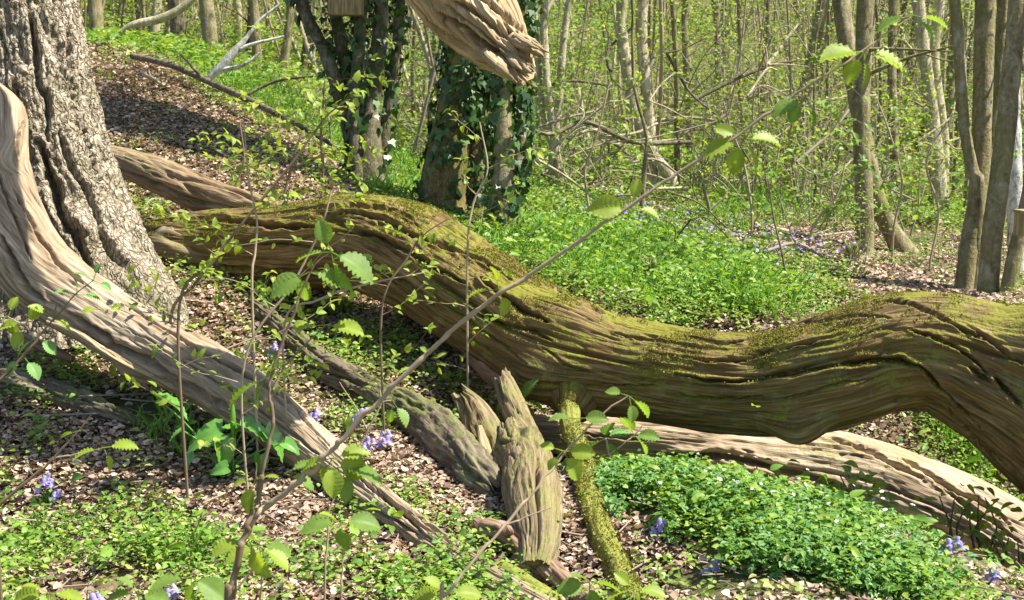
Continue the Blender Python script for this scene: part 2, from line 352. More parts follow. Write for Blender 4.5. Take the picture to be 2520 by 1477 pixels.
# ------------------------------------------------------------------ terrain
gc = [(0,1477,4.0),(600,1477,3.95),(1260,1477,3.95),(1550,1440,4.1),(1900,1477,3.8),(2300,1477,3.95),(2600,1477,4.2),
 (0,1250,4.7),(300,1200,4.85),(600,1250,4.7),(950,1300,4.5),(1300,1300,4.45),(1600,1300,4.4),(1900,1330,4.3),
 (0,1000,5.45),(300,1000,5.5),(600,1090,5.2),(1000,1150,5.0),(1500,1185,4.95),(1750,1205,4.9),(2000,1260,4.75),(2200,1330,4.5),(2350,1440,4.15),
 (1310,1110,6.08),(1500,1138,6.05),(1650,1168,6.0),(1850,1218,5.95),(2080,1268,5.85),(2300,1328,5.75),(2519,1435,5.6),(2700,1520,5.5),
 (0,850,6.0),(200,850,6.05),(500,850,6.2),(800,1000,5.7),(1100,980,5.85),(1500,1040,6.4),
 (2200,1060,6.5),(2400,1140,6.4),(2100,950,6.7),
 (300,720,6.6),(620,760,6.6),(850,760,7.0),(1150,850,6.5),(1500,800,6.9),(1900,820,6.9),(2519,800,7.1),
 (0,720,6.7),(500,600,7.6),(380,500,8.2),(700,500,8.6),(1000,560,8.8),(500,440,9.0),(250,330,9.6),(700,400,9.8),(420,260,11.2),(250,160,12.5),(420,150,13.3),
 (650,250,13.5),(880,450,10.6),(900,330,13.5),(1100,520,9.8),(1240,575,9.2),(1300,500,12.0),(1300,400,17),(1500,600,9.6),
 (1600,750,7.4),(2000,740,7.6),(1800,640,9.3),(2150,640,10.5),(2400,720,8.6),(2240,625,11.2),(1900,520,13.8),(1640,450,15.5),(2350,540,14.5),(2300,470,19),(2510,600,12),
 (1500,350,22),(2000,380,24),(2400,400,26),(1000,250,22),(1300,200,32),(2000,200,36),(2400,200,38),(1000,100,34),(600,110,22),(300,90,22),(0,90,22),(200,-40,34),(700,-40,38),(1500,-60,48),(2200,-60,50),(2700,-60,50),(-300,-60,44)]
W = [P(*g) for g in gc] + [np.array(p, float) for p in ((0,0,-.1),(-3,1,.1),(3,1,-.25),(-5,5,.6),(6,5,-.1),(-8,10,1.5),(9,10,0.2),(-14,16,2.6),(14,20,.4),(-20,30,4.5),(20,32,2.2),(-2,-4,-.2),(0,70,7),(-35,60,8),(35,60,6),(-20,-5,1),(20,-5,-.5))]
W = np.array(W)
def _phi(r2): return np.where(r2 > 0, .5 * r2 * np.log(r2 + 1e-12), 0)
# positions are compressed with distance so that near detail and far slopes are both smooth
def _warp(x, y):
    d = np.sqrt(x * x + y * y) + 1e-6; k = np.log1p(d / 3) * 3 / d
    return np.stack([x * k, y * k], -1)
Q = _warp(W[:, 0], W[:, 1]); nW = len(W)
K = _phi(((Q[:, None] - Q[None]) ** 2).sum(-1)) + np.eye(nW) * .004
A_ = np.zeros((nW + 3, nW + 3)); A_[:nW, :nW] = K; A_[:nW, nW] = 1; A_[:nW, nW+1:] = Q; A_[nW:, :nW] = A_[:nW, nW:].T
sol = np.linalg.solve(A_, np.concatenate([W[:, 2], np.zeros(3)]))
def H(x, y):
    x = np.asarray(x, float); y = np.asarray(y, float); sh = np.broadcast(x, y).shape
    x, y = np.broadcast_to(x, sh).ravel(), np.broadcast_to(y, sh).ravel(); out = np.empty(len(x))
    for i in range(0, len(x), 20000):
        q = _warp(x[i:i+20000], y[i:i+20000])
        out[i:i+20000] = _phi(((q[:, None] - Q[None]) ** 2).sum(-1)) @ sol[:nW] + sol[nW] + q @ sol[nW+1:]
    return out.reshape(sh) + .025 * fbm(x * 1.9, y * 1.9, 2.2, 3).reshape(sh) + .05 * perlin(x * .6, y * .6, 7).reshape(sh)
# polar-ish sheet: fine near the camera
rr = np.concatenate([np.geomspace(.4, 60, 300), [80, 120, 200]]); th = np.linspace(-math.pi, math.pi, 361)[:-1]
th = th + .55 * np.sin(th) * -1      # denser ahead
RR, TH = np.meshgrid(rr, th, indexing='ij'); gx, gy = RR * np.sin(TH), RR * np.cos(TH)
gz = H(gx, gy); far = np.clip((RR - 60) / 60, 0, 1); gz = gz * (1 - far) + 8 * far
gm = MB(); gm.add(np.stack([gx, gy, gz], -1).reshape(-1, 3), grid_faces(len(rr), len(th))[:, ::-1])
n0 = len(th); cenv = np.array([[0, 0, float(H(0, 0))]])
gm.add(np.concatenate([np.stack([gx[0], gy[0], gz[0]], -1), cenv]), [[j, (j + 1) % n0, n0] for j in range(n0)])
ground = gm.build('ground', M['soil']); tag(ground, kind='structure')
print('ground', gz.min(), gz.max())
def G(x, y): return np.array([x, y, float(H(x, y))])
def ground_hit(px, py, dmax=70):
    """where the view through a pixel of the photo meets the ground"""
    d = np.geomspace(2.5, dmax, 500); pts = np.array([0, 0, CAMZ]) + d[:, None] * (FW + np.array([1., 0, 0]) * (px - CX) / F - UP * (py - CY) / F)
    below = pts[:, 2] < H(pts[:, 0], pts[:, 1]); i = np.argmax(below)
    if not below.any(): i = len(d) - 1
    return G(pts[i, 0], pts[i, 1]), d[i]

# ------------------------------------------------------------------ leaves
def leaf_template(rows=5, cols=4, length=1., width=.75, fold=.25, droop=.35, shape='ovate', pleat=0., serr=0.):
    """a leaf blade along +Y from the origin, normal +Z"""
    t = np.linspace(0, 1, rows + 1)
    if shape == 'ovate': wd = np.sin(np.pi * t ** .72) ** .75 * (1 - .25 * t)
    elif shape == 'round': wd = np.sin(np.pi * np.clip(t * .97 + .03, 0, 1) ** .92) ** .8 * np.where(t > .82, 1 - (t - .82) * 1.6, 1)
    elif shape == 'heart': wd = np.where(t < .12, .8 + t * 1.6, 1.0 * (1 - (np.clip(t - .12, 0, 1) / .88) ** 1.7))
    else: wd = np.sin(np.pi * t ** .85) ** .9
    wd = wd * width / 2; wd[-1] = .004
    if shape != 'heart': wd[0] = .01
    if serr: wd[1:-1] *= 1 + serr * np.where(np.arange(1, rows) % 2, 1, -1)
    u = np.linspace(-1, 1, cols + 1); T_, U_ = np.meshgrid(t, u, indexing='ij')
    X = U_ * wd[:, None]; Y = T_ * length - (np.abs(U_) * .12 * length * (1 if shape == 'heart' else .0)) * (T_ < .2)
    Z = np.abs(X) * fold - droop * length * T_ ** 2 * .5 + pleat * np.cos(T_ * rows * math.pi) * (np.abs(U_))
    v = np.stack([X, Y * (1 - .1 * T_), Z], -1).reshape(-1, 3)
    return v, grid_faces(rows + 1, cols + 1, False)
LF_TINY = (np.array([[0,0,0],[.38,.45,.10],[0,1,-.15],[-.38,.45,.10],[0,.5,0]], float), np.array([[0,1,2,4],[0,4,2,3]]))
LF_TINY = (np.array([[0,0,0],[.36,.5,.12],[0,1,-.12],[-.36,.5,.12]], float), np.array([[0,1,2],[0,2,3]]))
LF_SMALL = leaf_template(3, 2, 1, .72, .3, .4)
LF_BIG = leaf_template(16, 8, 1.15, .74, .3, .5, 'round', pleat=.05, serr=.05)
LF_OVATE = leaf_template(7, 4, 1, .6, .3, .5)
LF_HEART = leaf_template(12, 8, 1, .72, .38, .6, 'heart', pleat=.02)
LF_IVY = (np.array([[0,0,0],[.35,-.1,.03],[.5,.35,0],[.25,.45,.04],[0,1,-.05],[-.25,.45,.04],[-.5,.35,0],[-.35,-.1,.03]], float), np.array([[0,1,2,3],[0,3,4,5],[0,5,6,7]]))
LF_LITTER = (np.array([[0,0,.05],[.3,.12,.12],[.35,.55,.0],[0,1,.2],[-.3,.6,.12],[-.34,.15,.0],[0,.5,-.05]], float), np.array([[0,1,2,6],[6,2,3,4],[0,6,4,5]]))
_l3 = []
_f3 = []
for _a in (-1.15, -.4, .4, 1.15):
    c_, s_ = math.cos(_a), math.sin(_a); vv = LF_TINY[0] * np.array([.62, .95 if abs(_a) < 1 else .8, 1]); _f3.append(LF_TINY[1] + 4 * len(_l3))
    _l3.append(np.stack([vv[:, 0] * c_ + vv[:, 1] * s_, -vv[:, 0] * s_ + vv[:, 1] * c_, vv[:, 2] - .1 * vv[:, 1]], -1))
LF_LOBED = (np.concatenate(_l3), np.concatenate(_f3))
_fl = []; _ff = []
for k_ in range(6):
    _a = k_ * math.pi / 3; c_, s_ = math.cos(_a), math.sin(_a); vv = LF_TINY[0] * np.array([.7, .5, .5]); _ff.append(LF_TINY[1] + 4 * k_)
    _fl.append(np.stack([vv[:, 0] * c_ + vv[:, 1] * s_, -vv[:, 0] * s_ + vv[:, 1] * c_, vv[:, 2] + .1 * vv[:, 1]], -1))
FLOWER = (np.concatenate(_fl), np.concatenate(_ff))
BLADE = (np.array([[-.5,0,0],[.5,0,0],[-.42,0,.45],[.42,.06,.45],[-.28,.25,.8],[.28,.3,.8],[0,.6,.95]], float), np.array([[0,1,3,2],[2,3,5,4]]))
BLADE_T = np.array([[4,5,6]])

def orient(dirs, normals):
    """matrices with columns (x,y,z): y along dirs, z near normals"""
    y = dirs / (np.linalg.norm(dirs, axis=1)[:, None] + 1e-9)
    z = normals - y * (normals * y).sum(1)[:, None]; z /= np.linalg.norm(z, axis=1)[:, None] + 1e-9
    return np.stack([np.cross(y, z), y, z], -1)
def inst(mb, tpl, pos, mats, scale, mi=0):
    v, f = tpl; pos = np.asarray(pos, float)
    if not len(pos): return
    sc = np.asarray(scale, float); sc = sc[:, None, None] if sc.ndim == 1 else sc[:, None, :]
    V = np.einsum('nij,nkj->nki', mats, v[None] * sc) + pos[:, None]
    Fc = f[None] + (np.arange(len(pos)) * len(v))[:, None, None]
    mb.add(V.reshape(-1, 3), Fc.reshape(-1, f.shape[1]), mi)
def rand_dirs(n, zlo=-.3, zhi=.5, r=rng):
    a = r.uniform(0, 2*math.pi, n); z = r.uniform(zlo, zhi, n); h = np.sqrt(np.maximum(0, 1 - z*z))
    return np.stack([h*np.cos(a), h*np.sin(a), z], -1)
def leaf_mats(n, zlo=-.35, zhi=.45, tilt=.5, r=rng):
    d = rand_dirs(n, zlo, zhi, r); nm = np.array([0, 0, 1.]) + r.normal(size=(n, 3)) * tilt
    return orient(d, nm)

def lift(pl, first=0):
    """bring dead wood forward where the ground would otherwise cover it, so that it rests on the floor"""
    out = []
    for i, (a, b, d, rp) in enumerate(pl):
        if i >= first and b < 1530: d = min(d, ground_hit(a, b + rp * .75)[1])
        out.append((a, b, d, rp))
    return out
# ------------------------------------------------------------------ the great fallen log
def lerp_col(l): return px_pts(l)
main_pts = px_pts([(410,590,7.35,60),(500,600,7.25,82),(620,608,7.1,95),(760,605,6.9,108),(900,600,6.7,122),(1030,640,6.5,130),(1150,715,6.25,130),(1270,795,6.0,134),(1400,868,5.75,136),(1550,905,5.6,124),(1750,938,5.4,121),(1900,944,5.3,122),(2050,916,5.2,138),(2180,878,5.15,142),(2300,872,5.1,146),(2420,918,5.05,162),(2560,995,5.0,190),(2760,1170,4.95,190),(2950,1290,4.95,180)])
t = thing('fallen_log', 'great sinuous fallen trunk of cracked mossy brown wood spanning the middle of the wood', 'fallen log', main_pts[-3][:3])
t0 = np.array(main_pts[-3][:3])
mb = MB()
# ref up: angle 0 = top, tangent to +x => B = T x N = x × z = -y : towards camera is +90 deg
log_mesh(mb, main_pts, n=760, k=360, lump=.06, crack=.034, ck=4.6, cw=.045, fine=.006, seed=1, jag=(.07, 0), stretch=.10,
  bumps=[(-1960, 2.25, .10, .10, .30), (-1930, 2.8, .02, .26, .5), (-1400, .55, .035, .18, .4), (-1405, 1.9, .075, .10, .45), (-1350, 1.2, .03, .08, .3), (-460,1.8,.05,.12,.8), (-2490,.3,.08,.15,.6), (-2150,1.5,-.03,.12,.4), (-1700,1.2,.02,.2,.4)],
  cpx=[([(1640,872),(1739,889),(1829,884),(1904,864),(1989,844),(2089,819)],3.2,.045),([(1664,921),(1739,936),(1814,939),(1879,934),(1924,921),(1984,911),(2064,896),(2164,886),(2214,889),(2264,904),(2309,949),(2364,999),(2414,1049)],4,.06),([(1664,969),(1729,981),(1804,981),(1879,971)],2.6,.03),([(1684,829),(1764,844),(1829,841)],3,.03),([(2089,759),(2164,744),(2239,746),(2289,769),(2364,809),(2424,839)],3,.035),
   ([(2384,904),(2412,924),(2439,939)],4.5,.05),([(2450,930),(2514,1004)],4,.05),([(2240,812),(2289,829),(2339,846),(2389,879),(2439,929)],3,.04),([(1960,800),(2040,790),(2120,775),(2200,785)],2.2,.025),([(1900,985),(1990,965),(2080,940),(2150,935)],2,.02),([(2330,1000),(2400,1080),(2480,1150)],2.6,.03),([(2380,800),(2450,850),(2519,900)],3,.035),
   ([(770,515),(845,508),(920,508),(980,520),(1020,543)],4,.05),([(1050,495),(1095,520),(1140,550),(1195,575),(1235,615),(1290,650)],5,.06),([(770,527),(870,525),(945,540),(1010,580),(1050,590),(1120,615),(1195,645),(1260,690)],3.5,.045),([(820,565),(920,580),(970,600),(1010,620),(1080,665),(1150,700)],4,.05),([(1180,680),(1250,739),(1295,769),(1355,794)],5,.055),([(1140,754),(1220,794),(1310,814),(1360,839)],3,.035),
   ([(1440,754),(1495,769),(1570,779)],4,.04),([(1510,819),(1570,834),(1640,841),(1720,852)],2.5,.03),([(1470,944),(1520,949),(1620,949)],2.2,.025),([(1240,620),(1320,680),(1400,735)],3,.035),([(1060,720),(1150,790),(1240,850),(1300,900)],2.5,.03),([(900,640),(1000,700),(1080,760)],2.6,.03),([(420,545),(520,535),(600,548),(700,560),(800,560)],4,.05),([(430,640),(520,655),(640,665),(760,660)],3.5,.04),([(620,600),(740,605),(850,625),(930,670)],2.6,.03),([(1330,850),(1390,900),(1450,915)],2.2,.02)],
  )
mb.build('trunk', M['main'], t, loc=t0)
mb = MB()
log_mesh(mb, px_pts([(215,365,7.85,20),(260,385,7.8,30),(330,408,7.7,38),(420,446,7.55,44),(520,488,7.4,46),(630,520,7.2,40),(740,545,7.0,46),(860,560,6.8,62),(960,590,6.6,70)]), n=260, k=90, lump=.14, crack=.03, ck=6, cw=.06, seed=2, jag=(.1, 0),
  grooves=[([(.15, 1.75), (.4, 1.7), (.6, 1.5), (.85, 1.3)], .05, .02)])
mb.build('limb', M['limbbrown'], t, loc=t0)
mb = MB()   # knotted broken end of the lower fork
log_mesh(mb, px_pts([(378,596,7.2,22),(400,604,7.18,42),(440,612,7.15,46),(500,628,7.1,36),(580,645,7.05,22)]), n=90, k=60, lump=.3, crack=.03, ck=9, cw=.1, seed=3, jag=(.04, 0), capin=.6)
mb.build('broken_end', M['gnarl'], t, loc=t0)
mb = MB()
log_mesh(mb, px_pts([(1385,850,5.88,66),(1400,925,5.68,80),(1410,970,5.58,76),(1412,1000,5.53,60),(1408,1024,5.5,36)]), n=70, k=80, lump=.18, crack=.02, ck=8, cw=.1, seed=4, bark=.0)
mb.build('branch_stub', M['main'], t, loc=t0)
mb = MB()
log_mesh(mb, px_pts(lift([(1402,1005,5.48,27),(1410,1070,5.3,27),(1440,1150,5.0,30),(1452,1230,4.75,32),(1482,1320,4.45,32),(1530,1425,4.15,36),(1560,1500,4.0,40)])), n=150, k=56, lump=.12, crack=.012, ck=9, cw=.09, seed=5)
mb.build('support_branch', M['prop'], t, loc=t0)
mb = MB()   # dead snag where the log touches the ground behind
log_mesh(mb, px_pts([(1165,870,6.0,12),(1200,900,5.95,26),(1260,935,5.85,34),(1330,955,5.75,40)]), n=60, k=50, lump=.4, crack=.03, ck=9, cw=.1, seed=6, jag=(.08, 0))
mb.build('snag', M['brown'], t, loc=t0)

def moss_tufts(src, n, parent, zmin, thr, seed, size=.0065, label=None):
    me = src.data; v = np.empty(len(me.vertices) * 3, np.float32); me.vertices.foreach_get('co', v); nn = np.empty_like(v); me.vertices.foreach_get('normal', nn)
    v = v.reshape(-1, 3).astype(float); nn = nn.reshape(-1, 3).astype(float); q_ = np.random.default_rng(seed)
    i_ = q_.integers(0, len(v), n * 6); p_, n_ = v[i_], nn[i_]
    k_ = (n_[:, 2] * .8 + 1.0 * fbm(p_[:, 0] * 3.5 + seed, p_[:, 1] * 3.5, p_[:, 2] * 3.5, 3) + .35 * perlin(p_[:, 0] * 30, p_[:, 1] * 30, p_[:, 2] * 30)) > thr
    k_ &= n_[:, 2] > zmin; p_, n_ = p_[k_][:n], n_[k_][:n]; m = len(p_)
    p_ = p_ + q_.normal(size=(m, 3)) * .003; d_ = n_ + q_.normal(size=(m, 3)) * .7
    mb_ = MB(); inst(mb_, LF_TINY, p_, orient(d_, q_.normal(size=(m, 3))), size * q_.uniform(.5, 1.6, m)); mb_.build('moss', M['moss'], parent)
M['moss'] = leafmat('moss_tuft', (.10, .11, .014), (.22, .22, .025), .3, c3=(.36, .34, .045))
for o_ in list(t.children):
    if o_.name.startswith('trunk'): moss_tufts(o_, 80000, t, .3, .82, 1)
    elif o_.name.startswith('support_branch'): moss_tufts(o_, 7000, t, -.5, .25, 3)
# ------------------------------------------------------------------ lower log
lp = px_pts([(1240,1050,6.1,30),(1310,1062,6.08,42),(1480,1082,6.05,54),(1650,1100,6.0,72),(1850,1135,5.95,92),(2080,1170,5.85,108),(2300,1240,5.75,104),(2519,1352,5.6,98),(2750,1470,5.5,80)])
t = thing('fallen_log', 'straight sunlit fallen log lying low behind the white flower bank', 'fallen log', lp[4][:3]); mb = MB()
log_mesh(mb, lp, n=480, k=200, lump=.10, crack=.028, ck=7, cw=.06, seed=11, stretch=.08,
  cpx=[([(2034,1079),(2094,1094),(2154,1119),(2214,1154),(2280,1180)],4,.04),([(1600,1120),(1664,1124),(1764,1119),(1834,1129),(1914,1154),(2014,1179),(2074,1199)],6,.07),([(2094,1169),(2164,1189),(2219,1214)],3.5,.04),([(2214,1129),(2264,1154),(2329,1199),(2414,1235),(2500,1300)],3.5,.035),([(1680,1160),(1780,1168),(1900,1190),(2000,1215)],9,.06),([(2250,1240),(2350,1290),(2450,1340)],4,.04),([(1400,1060),(1500,1075),(1600,1085)],2.5,.02),([(2300,1190),(2400,1260),(2519,1340)],3,.03)])
mb.build('trunk', M['lower'], t, loc=lp[4][:3])
mb = MB()
log_mesh(mb, px_pts([(1640,1165,5.8,5),(1750,1166,5.75,12),(1900,1188,5.68,13),(2020,1222,5.62,12),(2080,1240,5.6,4)]), n=120, k=24, lump=.4, crack=.008, ck=14, cw=.1, seed=12)
mb.build('splinter', M['lower'], t, loc=lp[4][:3])

# ------------------------------------------------------------------ pale fallen bough, left
bp_ = px_pts(lift([(-70,230,6.05,56),(-10,290,5.95,69),(8,370,5.85,61),(8,460,5.8,82),(35,570,5.75,93),(110,690,5.7,91),(235,772,5.6,80),(400,868,5.45,78),(590,972,5.2,74),(770,1108,4.95,60),(920,1228,4.62,48),(1080,1345,4.32,39),(1250,1450,4.05,37),(1420,1545,3.9,37)], 7))
t = thing('fallen_bough', 'long pale barkless bough leaning from the old trunk down to the forest floor', 'fallen bough', bp_[8][:3]); mb = MB()
log_mesh(mb, bp_, n=640, k=230, lump=.12, crack=.018, ck=8, cw=.04, seed=21, stretch=.09,
  cpx=[([(30,465),(70,530),(100,590),(140,645),(170,670),(230,715)],3.5,.035),([(300,744),(380,794),(440,834),(500,869),(580,909),(625,934),(700,979),(750,1034),(810,1099)],3,.03),([(170,769),(220,799),(260,824),(280,854),(370,884),(410,924),(480,959),(550,999),(650,1059),(725,1114)],6,.05),([(850,1150),(930,1215),(1000,1270),(1040,1310)],3.5,.03),([(0,575),(30,635),(65,700),(110,745)],5,.05),([(-10,420),(20,500),(50,570),(80,640)],3,.03),([(300,800),(400,860),(520,930),(600,985)],2,.015),([(560,950),(640,1010),(720,1070),(800,1130)],2.5,.02),([(880,1135),(960,1200),(1040,1280),(1130,1350)],3,.025),([(60,300),(40,340),(45,390)],3,.03)],
  bumps=[(.42, 2.3, .04, .12, .4)])
mb.build('trunk', M['pale'], t, loc=bp_[8][:3])
mb = MB()
log_mesh(mb, px_pts([(120,790,5.5,10),(190,820,5.45,14),(235,850,5.4,13),(330,905,5.35,16),(440,955,5.3,18),(540,1010,5.2,22),(600,1060,5.1,10)]), n=120, k=40, lump=.5, crack=.01, ck=12, cw=.1, seed=22)
mb.build('splinter', M['limb'], t, loc=bp_[8][:3])
mb = MB()
log_mesh(mb, px_pts([(-60,560,5.75,60),(-10,620,5.72,52),(30,680,5.7,40),(70,750,5.66,22),(90,790,5.65,6)]), n=90, k=60, lump=.2, crack=.02, ck=8, cw=.08, seed=23)
mb.build('limb', M['pale'], t, loc=bp_[8][:3])

# ------------------------------------------------------------------ old tree on the left with its broken limb
def branchy(mb, start, d, length, r, depth, rs, leaves, sides=5, curl=.35, up=.15, gap=.28, leafn=3):
    d = d / np.linalg.norm(d); n = max(3, int(length / max(gap, length / 8)))
    pts = [(*start, r)]; p = np.array(start, float)
    for i in range(n):
        d = d + rs.normal(size=3) * curl * .5 + np.array([0, 0, up * .3]); d /= np.linalg.norm(d)
        p = p + d * length / n; rr_ = r * (1 - (i + 1) / n * .85); pts.append((*p, rr_))
        if depth > 0 and i > 0 - 1 and rs.random() < .85:
            sd_ = d + rs.normal(size=3) * .8; branchy(mb, p, sd_, length * rs.uniform(.35, .6), rr_ * .6, depth - 1, rs, leaves, 4 if sides > 4 else 3, curl, up, gap, leafn)
        if depth == 0 or i > n * .6:
            for _ in range(leafn): leaves.append(p + rs.normal(size=3) * .05)
    tube(mb, pts, sides, max(4, n + 2))
def add_leaves(mb, leaves, rs, size, mi, tpl=LF_SMALL, spread=.0, tilt=.5):
    if not len(leaves): return
    L_ = np.array(leaves)
    if spread: L_ = L_ + rs.normal(size=L_.shape) * spread
    inst(mb, tpl, L_, leaf_mats(len(L_), -.5, .4, tilt, rs), size * rs.uniform(.6, 1.3, len(L_)), mi)

op = px_pts([(215,850,6.45,268),(211,775,6.45,240),(195,690,6.45,205),(172,600,6.45,182),(140,480,6.45,160),(112,350,6.45,148),(90,200,6.45,134),(72,80,6.45,128),(62,0,6.45,127),(50,-150,6.45,125),(40,-400,6.45,120)])
top = np.array(op[-1][:3]); op = op + [tuple(top + np.array([-.1, .1, 1.2])) + (.22,), tuple(top + np.array([.1, .3, 2.8])) + (.17,)]
t = thing('old_tree', 'massive old tree with deeply furrowed grey bark at the left edge', 'tree', (op[1][0], op[1][1], op[1][2])); ol = np.array(op[1][:3]); mb = MB()
# ref towards camera: angle 0 faces the camera; tangent up, N = -y, B = T x N = z × -y = +x : right side = +90deg
log_mesh(mb, op, n=640, k=300, lump=.07, crack=.03, ck=5, cw=.07, seed=31, bark=.042, ref=(0, -1, 0), stretch=.25, fine=.004,
  cpx=[([(75,40),(87,125),(95,210),(115,250),(117,350)],6,.06),([(95,350),(115,410),(130,450),(145,505),(160,550),(185,570),(200,615),(235,680)],8,.14),([(145,310),(155,350),(175,415),(210,460),(235,525),(260,600)],5,.05),([(30,200),(40,260),(60,300)],8,.06),([(240,560),(280,625),(320,665),(340,700)],9,.06),([(165,60),(170,160),(185,230)],4,.035),([(200,300),(225,380),(250,450)],4,.035)],
  bumps=[(.10, .5, .07, .14, .16), (.13, .0, .05, .12, .14), (.045, .95, .07, .12, .22), (.06, .75, -.04, .1, .1)])
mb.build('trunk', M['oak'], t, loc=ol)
bl = [tuple(top + np.array([0, .0, .3])) + (.20,)]
bl += px_pts([(420,-760,5.6,100),(750,-520,5.0,108),(960,-270,4.82,118),(1080,-90,4.8,118),(1160,20,4.8,108),(1212,82,4.78,86),(1250,125,4.76,58),(1275,152,4.75,30)])
mb = MB(); log_mesh(mb, bl, n=460, k=190, lump=.08, crack=.04, ck=7.5, cw=.06, seed=32, jag=(0, .10), stretch=.08, fine=.010,
  cpx=[([(1070,30),(1150,70),(1185,110),(1245,145),(1300,170)],5,.06),([(1110,0),(1170,30),(1220,65),(1270,100),(1330,130)],4,.05),([(1050,50),(1120,95),(1180,135),(1235,175),(1270,195)],3.5,.04),([(1160,-20),(1220,25),(1270,65),(1310,100)],3.5,.04),([(1090,10),(1140,45),(1200,90),(1260,125)],2.5,.03),([(1200,140),(1235,160),(1285,195)],4,.05)], ref=(0, 0, 1), capin=.9)
tips = [(1352,128),(1346,142),(1330,135),(1325,176),(1318,160),(1300,196),(1290,210),(1278,205),(1262,196),(1340,118),(1310,182),(1284,214)]
rt = np.random.default_rng(12)
for k_ in range(46):                                             # torn splinters at the break
    a1, b1 = tips[k_ % len(tips)]; f_ = 1 if k_ < len(tips) else rt.uniform(.55, .95); L_ = rt.uniform(50, 110)
    a1 += rt.normal() * 4; b1 += rt.normal() * 4; a0, b0 = a1 - L_ * .86, b1 - L_ * .62; cx_, cy_ = 1228, 105
    pull = .28; a0 += (cx_ - a0) * pull; b0 += (cy_ - b0) * pull; a1 = a0 + (a1 - a0) * f_; b1 = b0 + (b1 - b0) * f_
    rr0 = rt.uniform(7, 16); dd = rt.uniform(4.60, 4.80); m2 = MB()
    pp = np.array(px_pts([(a0, b0, dd + .05, rr0), ((a0 + a1) / 2 + rt.normal() * 2, (b0 + b1) / 2 + rt.normal() * 2, dd, rr0 * .85), (a1, b1, dd - .01, rr0 * .12)])); pp[:, 0] += 0
    tube(m2, pp, 5, 12); v_ = m2.v[0]; v_ += .006 * np.stack([perlin(v_[:, 0] * 40, v_[:, 1] * 40, v_[:, 2] * 40 + q_) for q_ in (0, 5, 9)], -1)
    mb.add(v_, m2.f[0][0], 0, m2.g[0])
mb.build('broken_limb', M['limb'], t, loc=ol)
mb = MB(); lv = []; rs = np.random.default_rng(5)
for k_ in range(9):
    a_ = k_ * 2.4; branchy(mb, top + np.array([0, .1, .6 + .26 * k_]), np.array([math.cos(a_), math.sin(a_), .55]), 2.4, .06, 2, rs, lv, gap=.5)
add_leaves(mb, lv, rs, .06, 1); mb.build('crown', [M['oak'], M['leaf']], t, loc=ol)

# ------------------------------------------------------------------ smaller dead wood on the floor
def dead(name, label, cat, parts, group=None):
    """parts: list of (part name, px list, material, kwargs)"""
    base = P(*parts[0][1][len(parts[0][1]) // 2][:3]); t = thing(name, label, cat, base, group)
    for pn, pl, mt, kw in parts:
        m_ = MB(); log_mesh(m_, px_pts(lift(pl)), **kw); m_.build(pn, M[mt], t, loc=base)
    return t
dead('gnarled_stump', 'gnarled upright wedge of broken trunk beneath the great log', 'stump', [
  ('trunk', [(1262,1060,5.2,40),(1282,1130,5.05,68),(1305,1210,4.85,72),(1318,1290,4.62,66),(1318,1360,4.42,54),(1312,1410,4.3,44)], 'gnarl', dict(n=190, k=130, lump=.2, crack=.035, ck=9, cw=.05, seed=41, jag=(.05, .0), bumps=[(.2, 1.2, .03, .05, .3)], ref=(1, 0, 0))),
  ('prong', [(1140,975,5.4,20),(1170,1012,5.34,34),(1205,1075,5.22,46),(1238,1140,5.1,44),(1265,1200,4.98,38),(1280,1240,4.9,20)], 'gnarl', dict(n=120, k=70, lump=.2, crack=.035, ck=9, cw=.05, seed=42, jag=(.07, 0))),
  ('prong', [(1236,935,5.5,24),(1262,1000,5.36,32),(1292,1070,5.2,32),(1302,1110,5.12,30),(1308,1150,5.05,20)], 'gnarl', dict(n=90, k=60, lump=.2, crack=.035, ck=9, cw=.05, seed=43, jag=(.07, 0))),
  ('splinter', [(1180,1050,5.12,6),(1195,1110,5.05,14),(1215,1160,5.0,12),(1235,1220,4.95,5)], 'limb', dict(n=50, k=24, lump=.3, crack=.01, ck=14, cw=.1, seed=44))])
dead('rotten_log', 'dark rotting log with mossy crumbling end between the two big logs', 'fallen log', [
  ('trunk', [(612,742,6.7,10),(640,768,6.62,20),(710,830,6.45,32),(800,905,6.2,40),(920,970,5.95,42),(1040,1035,5.7,52),(1120,1105,5.45,56),(1190,1180,5.2,44),(1228,1222,5.1,26)], 'rot', dict(n=300, k=96, lump=.22, crack=.03, ck=8, cw=.1, seed=45, bark=.02, jag=(.04, .05), capin=.7)),
  ('splinter', [(920,965,5.8,6),(990,1005,5.6,14),(1050,1035,5.5,15),(1110,1022,5.5,9)], 'limb', dict(n=60, k=24, lump=.5, crack=.01, ck=14, cw=.1, seed=46)),
  ('splinter', [(1030,1095,5.3,8),(1060,1140,5.22,9),(1095,1190,5.12,6)], 'brown', dict(n=40, k=20, lump=.3, crack=.004, ck=14, cw=.1, seed=47))])
dead('broken_branch', 'short smooth brown broken branch with a pale twig, in the bottom middle', 'branch', [
  ('branch', [(1172,1285,4.35,14),(1195,1305,4.33,34),(1250,1318,4.28,38),(1320,1370,4.15,36),(1390,1430,4.05,34),(1460,1500,3.95,30)], 'brown', dict(n=150, k=64, lump=.16, crack=.016, ck=9, cw=.09, seed=48, jag=(.02, 0))),
  ('knot', [(1240,1290,4.2,5),(1244,1303,4.2,17),(1250,1312,4.22,15)], 'brown', dict(n=20, k=20, lump=.2, crack=.004, ck=14, cw=.1, seed=49))])
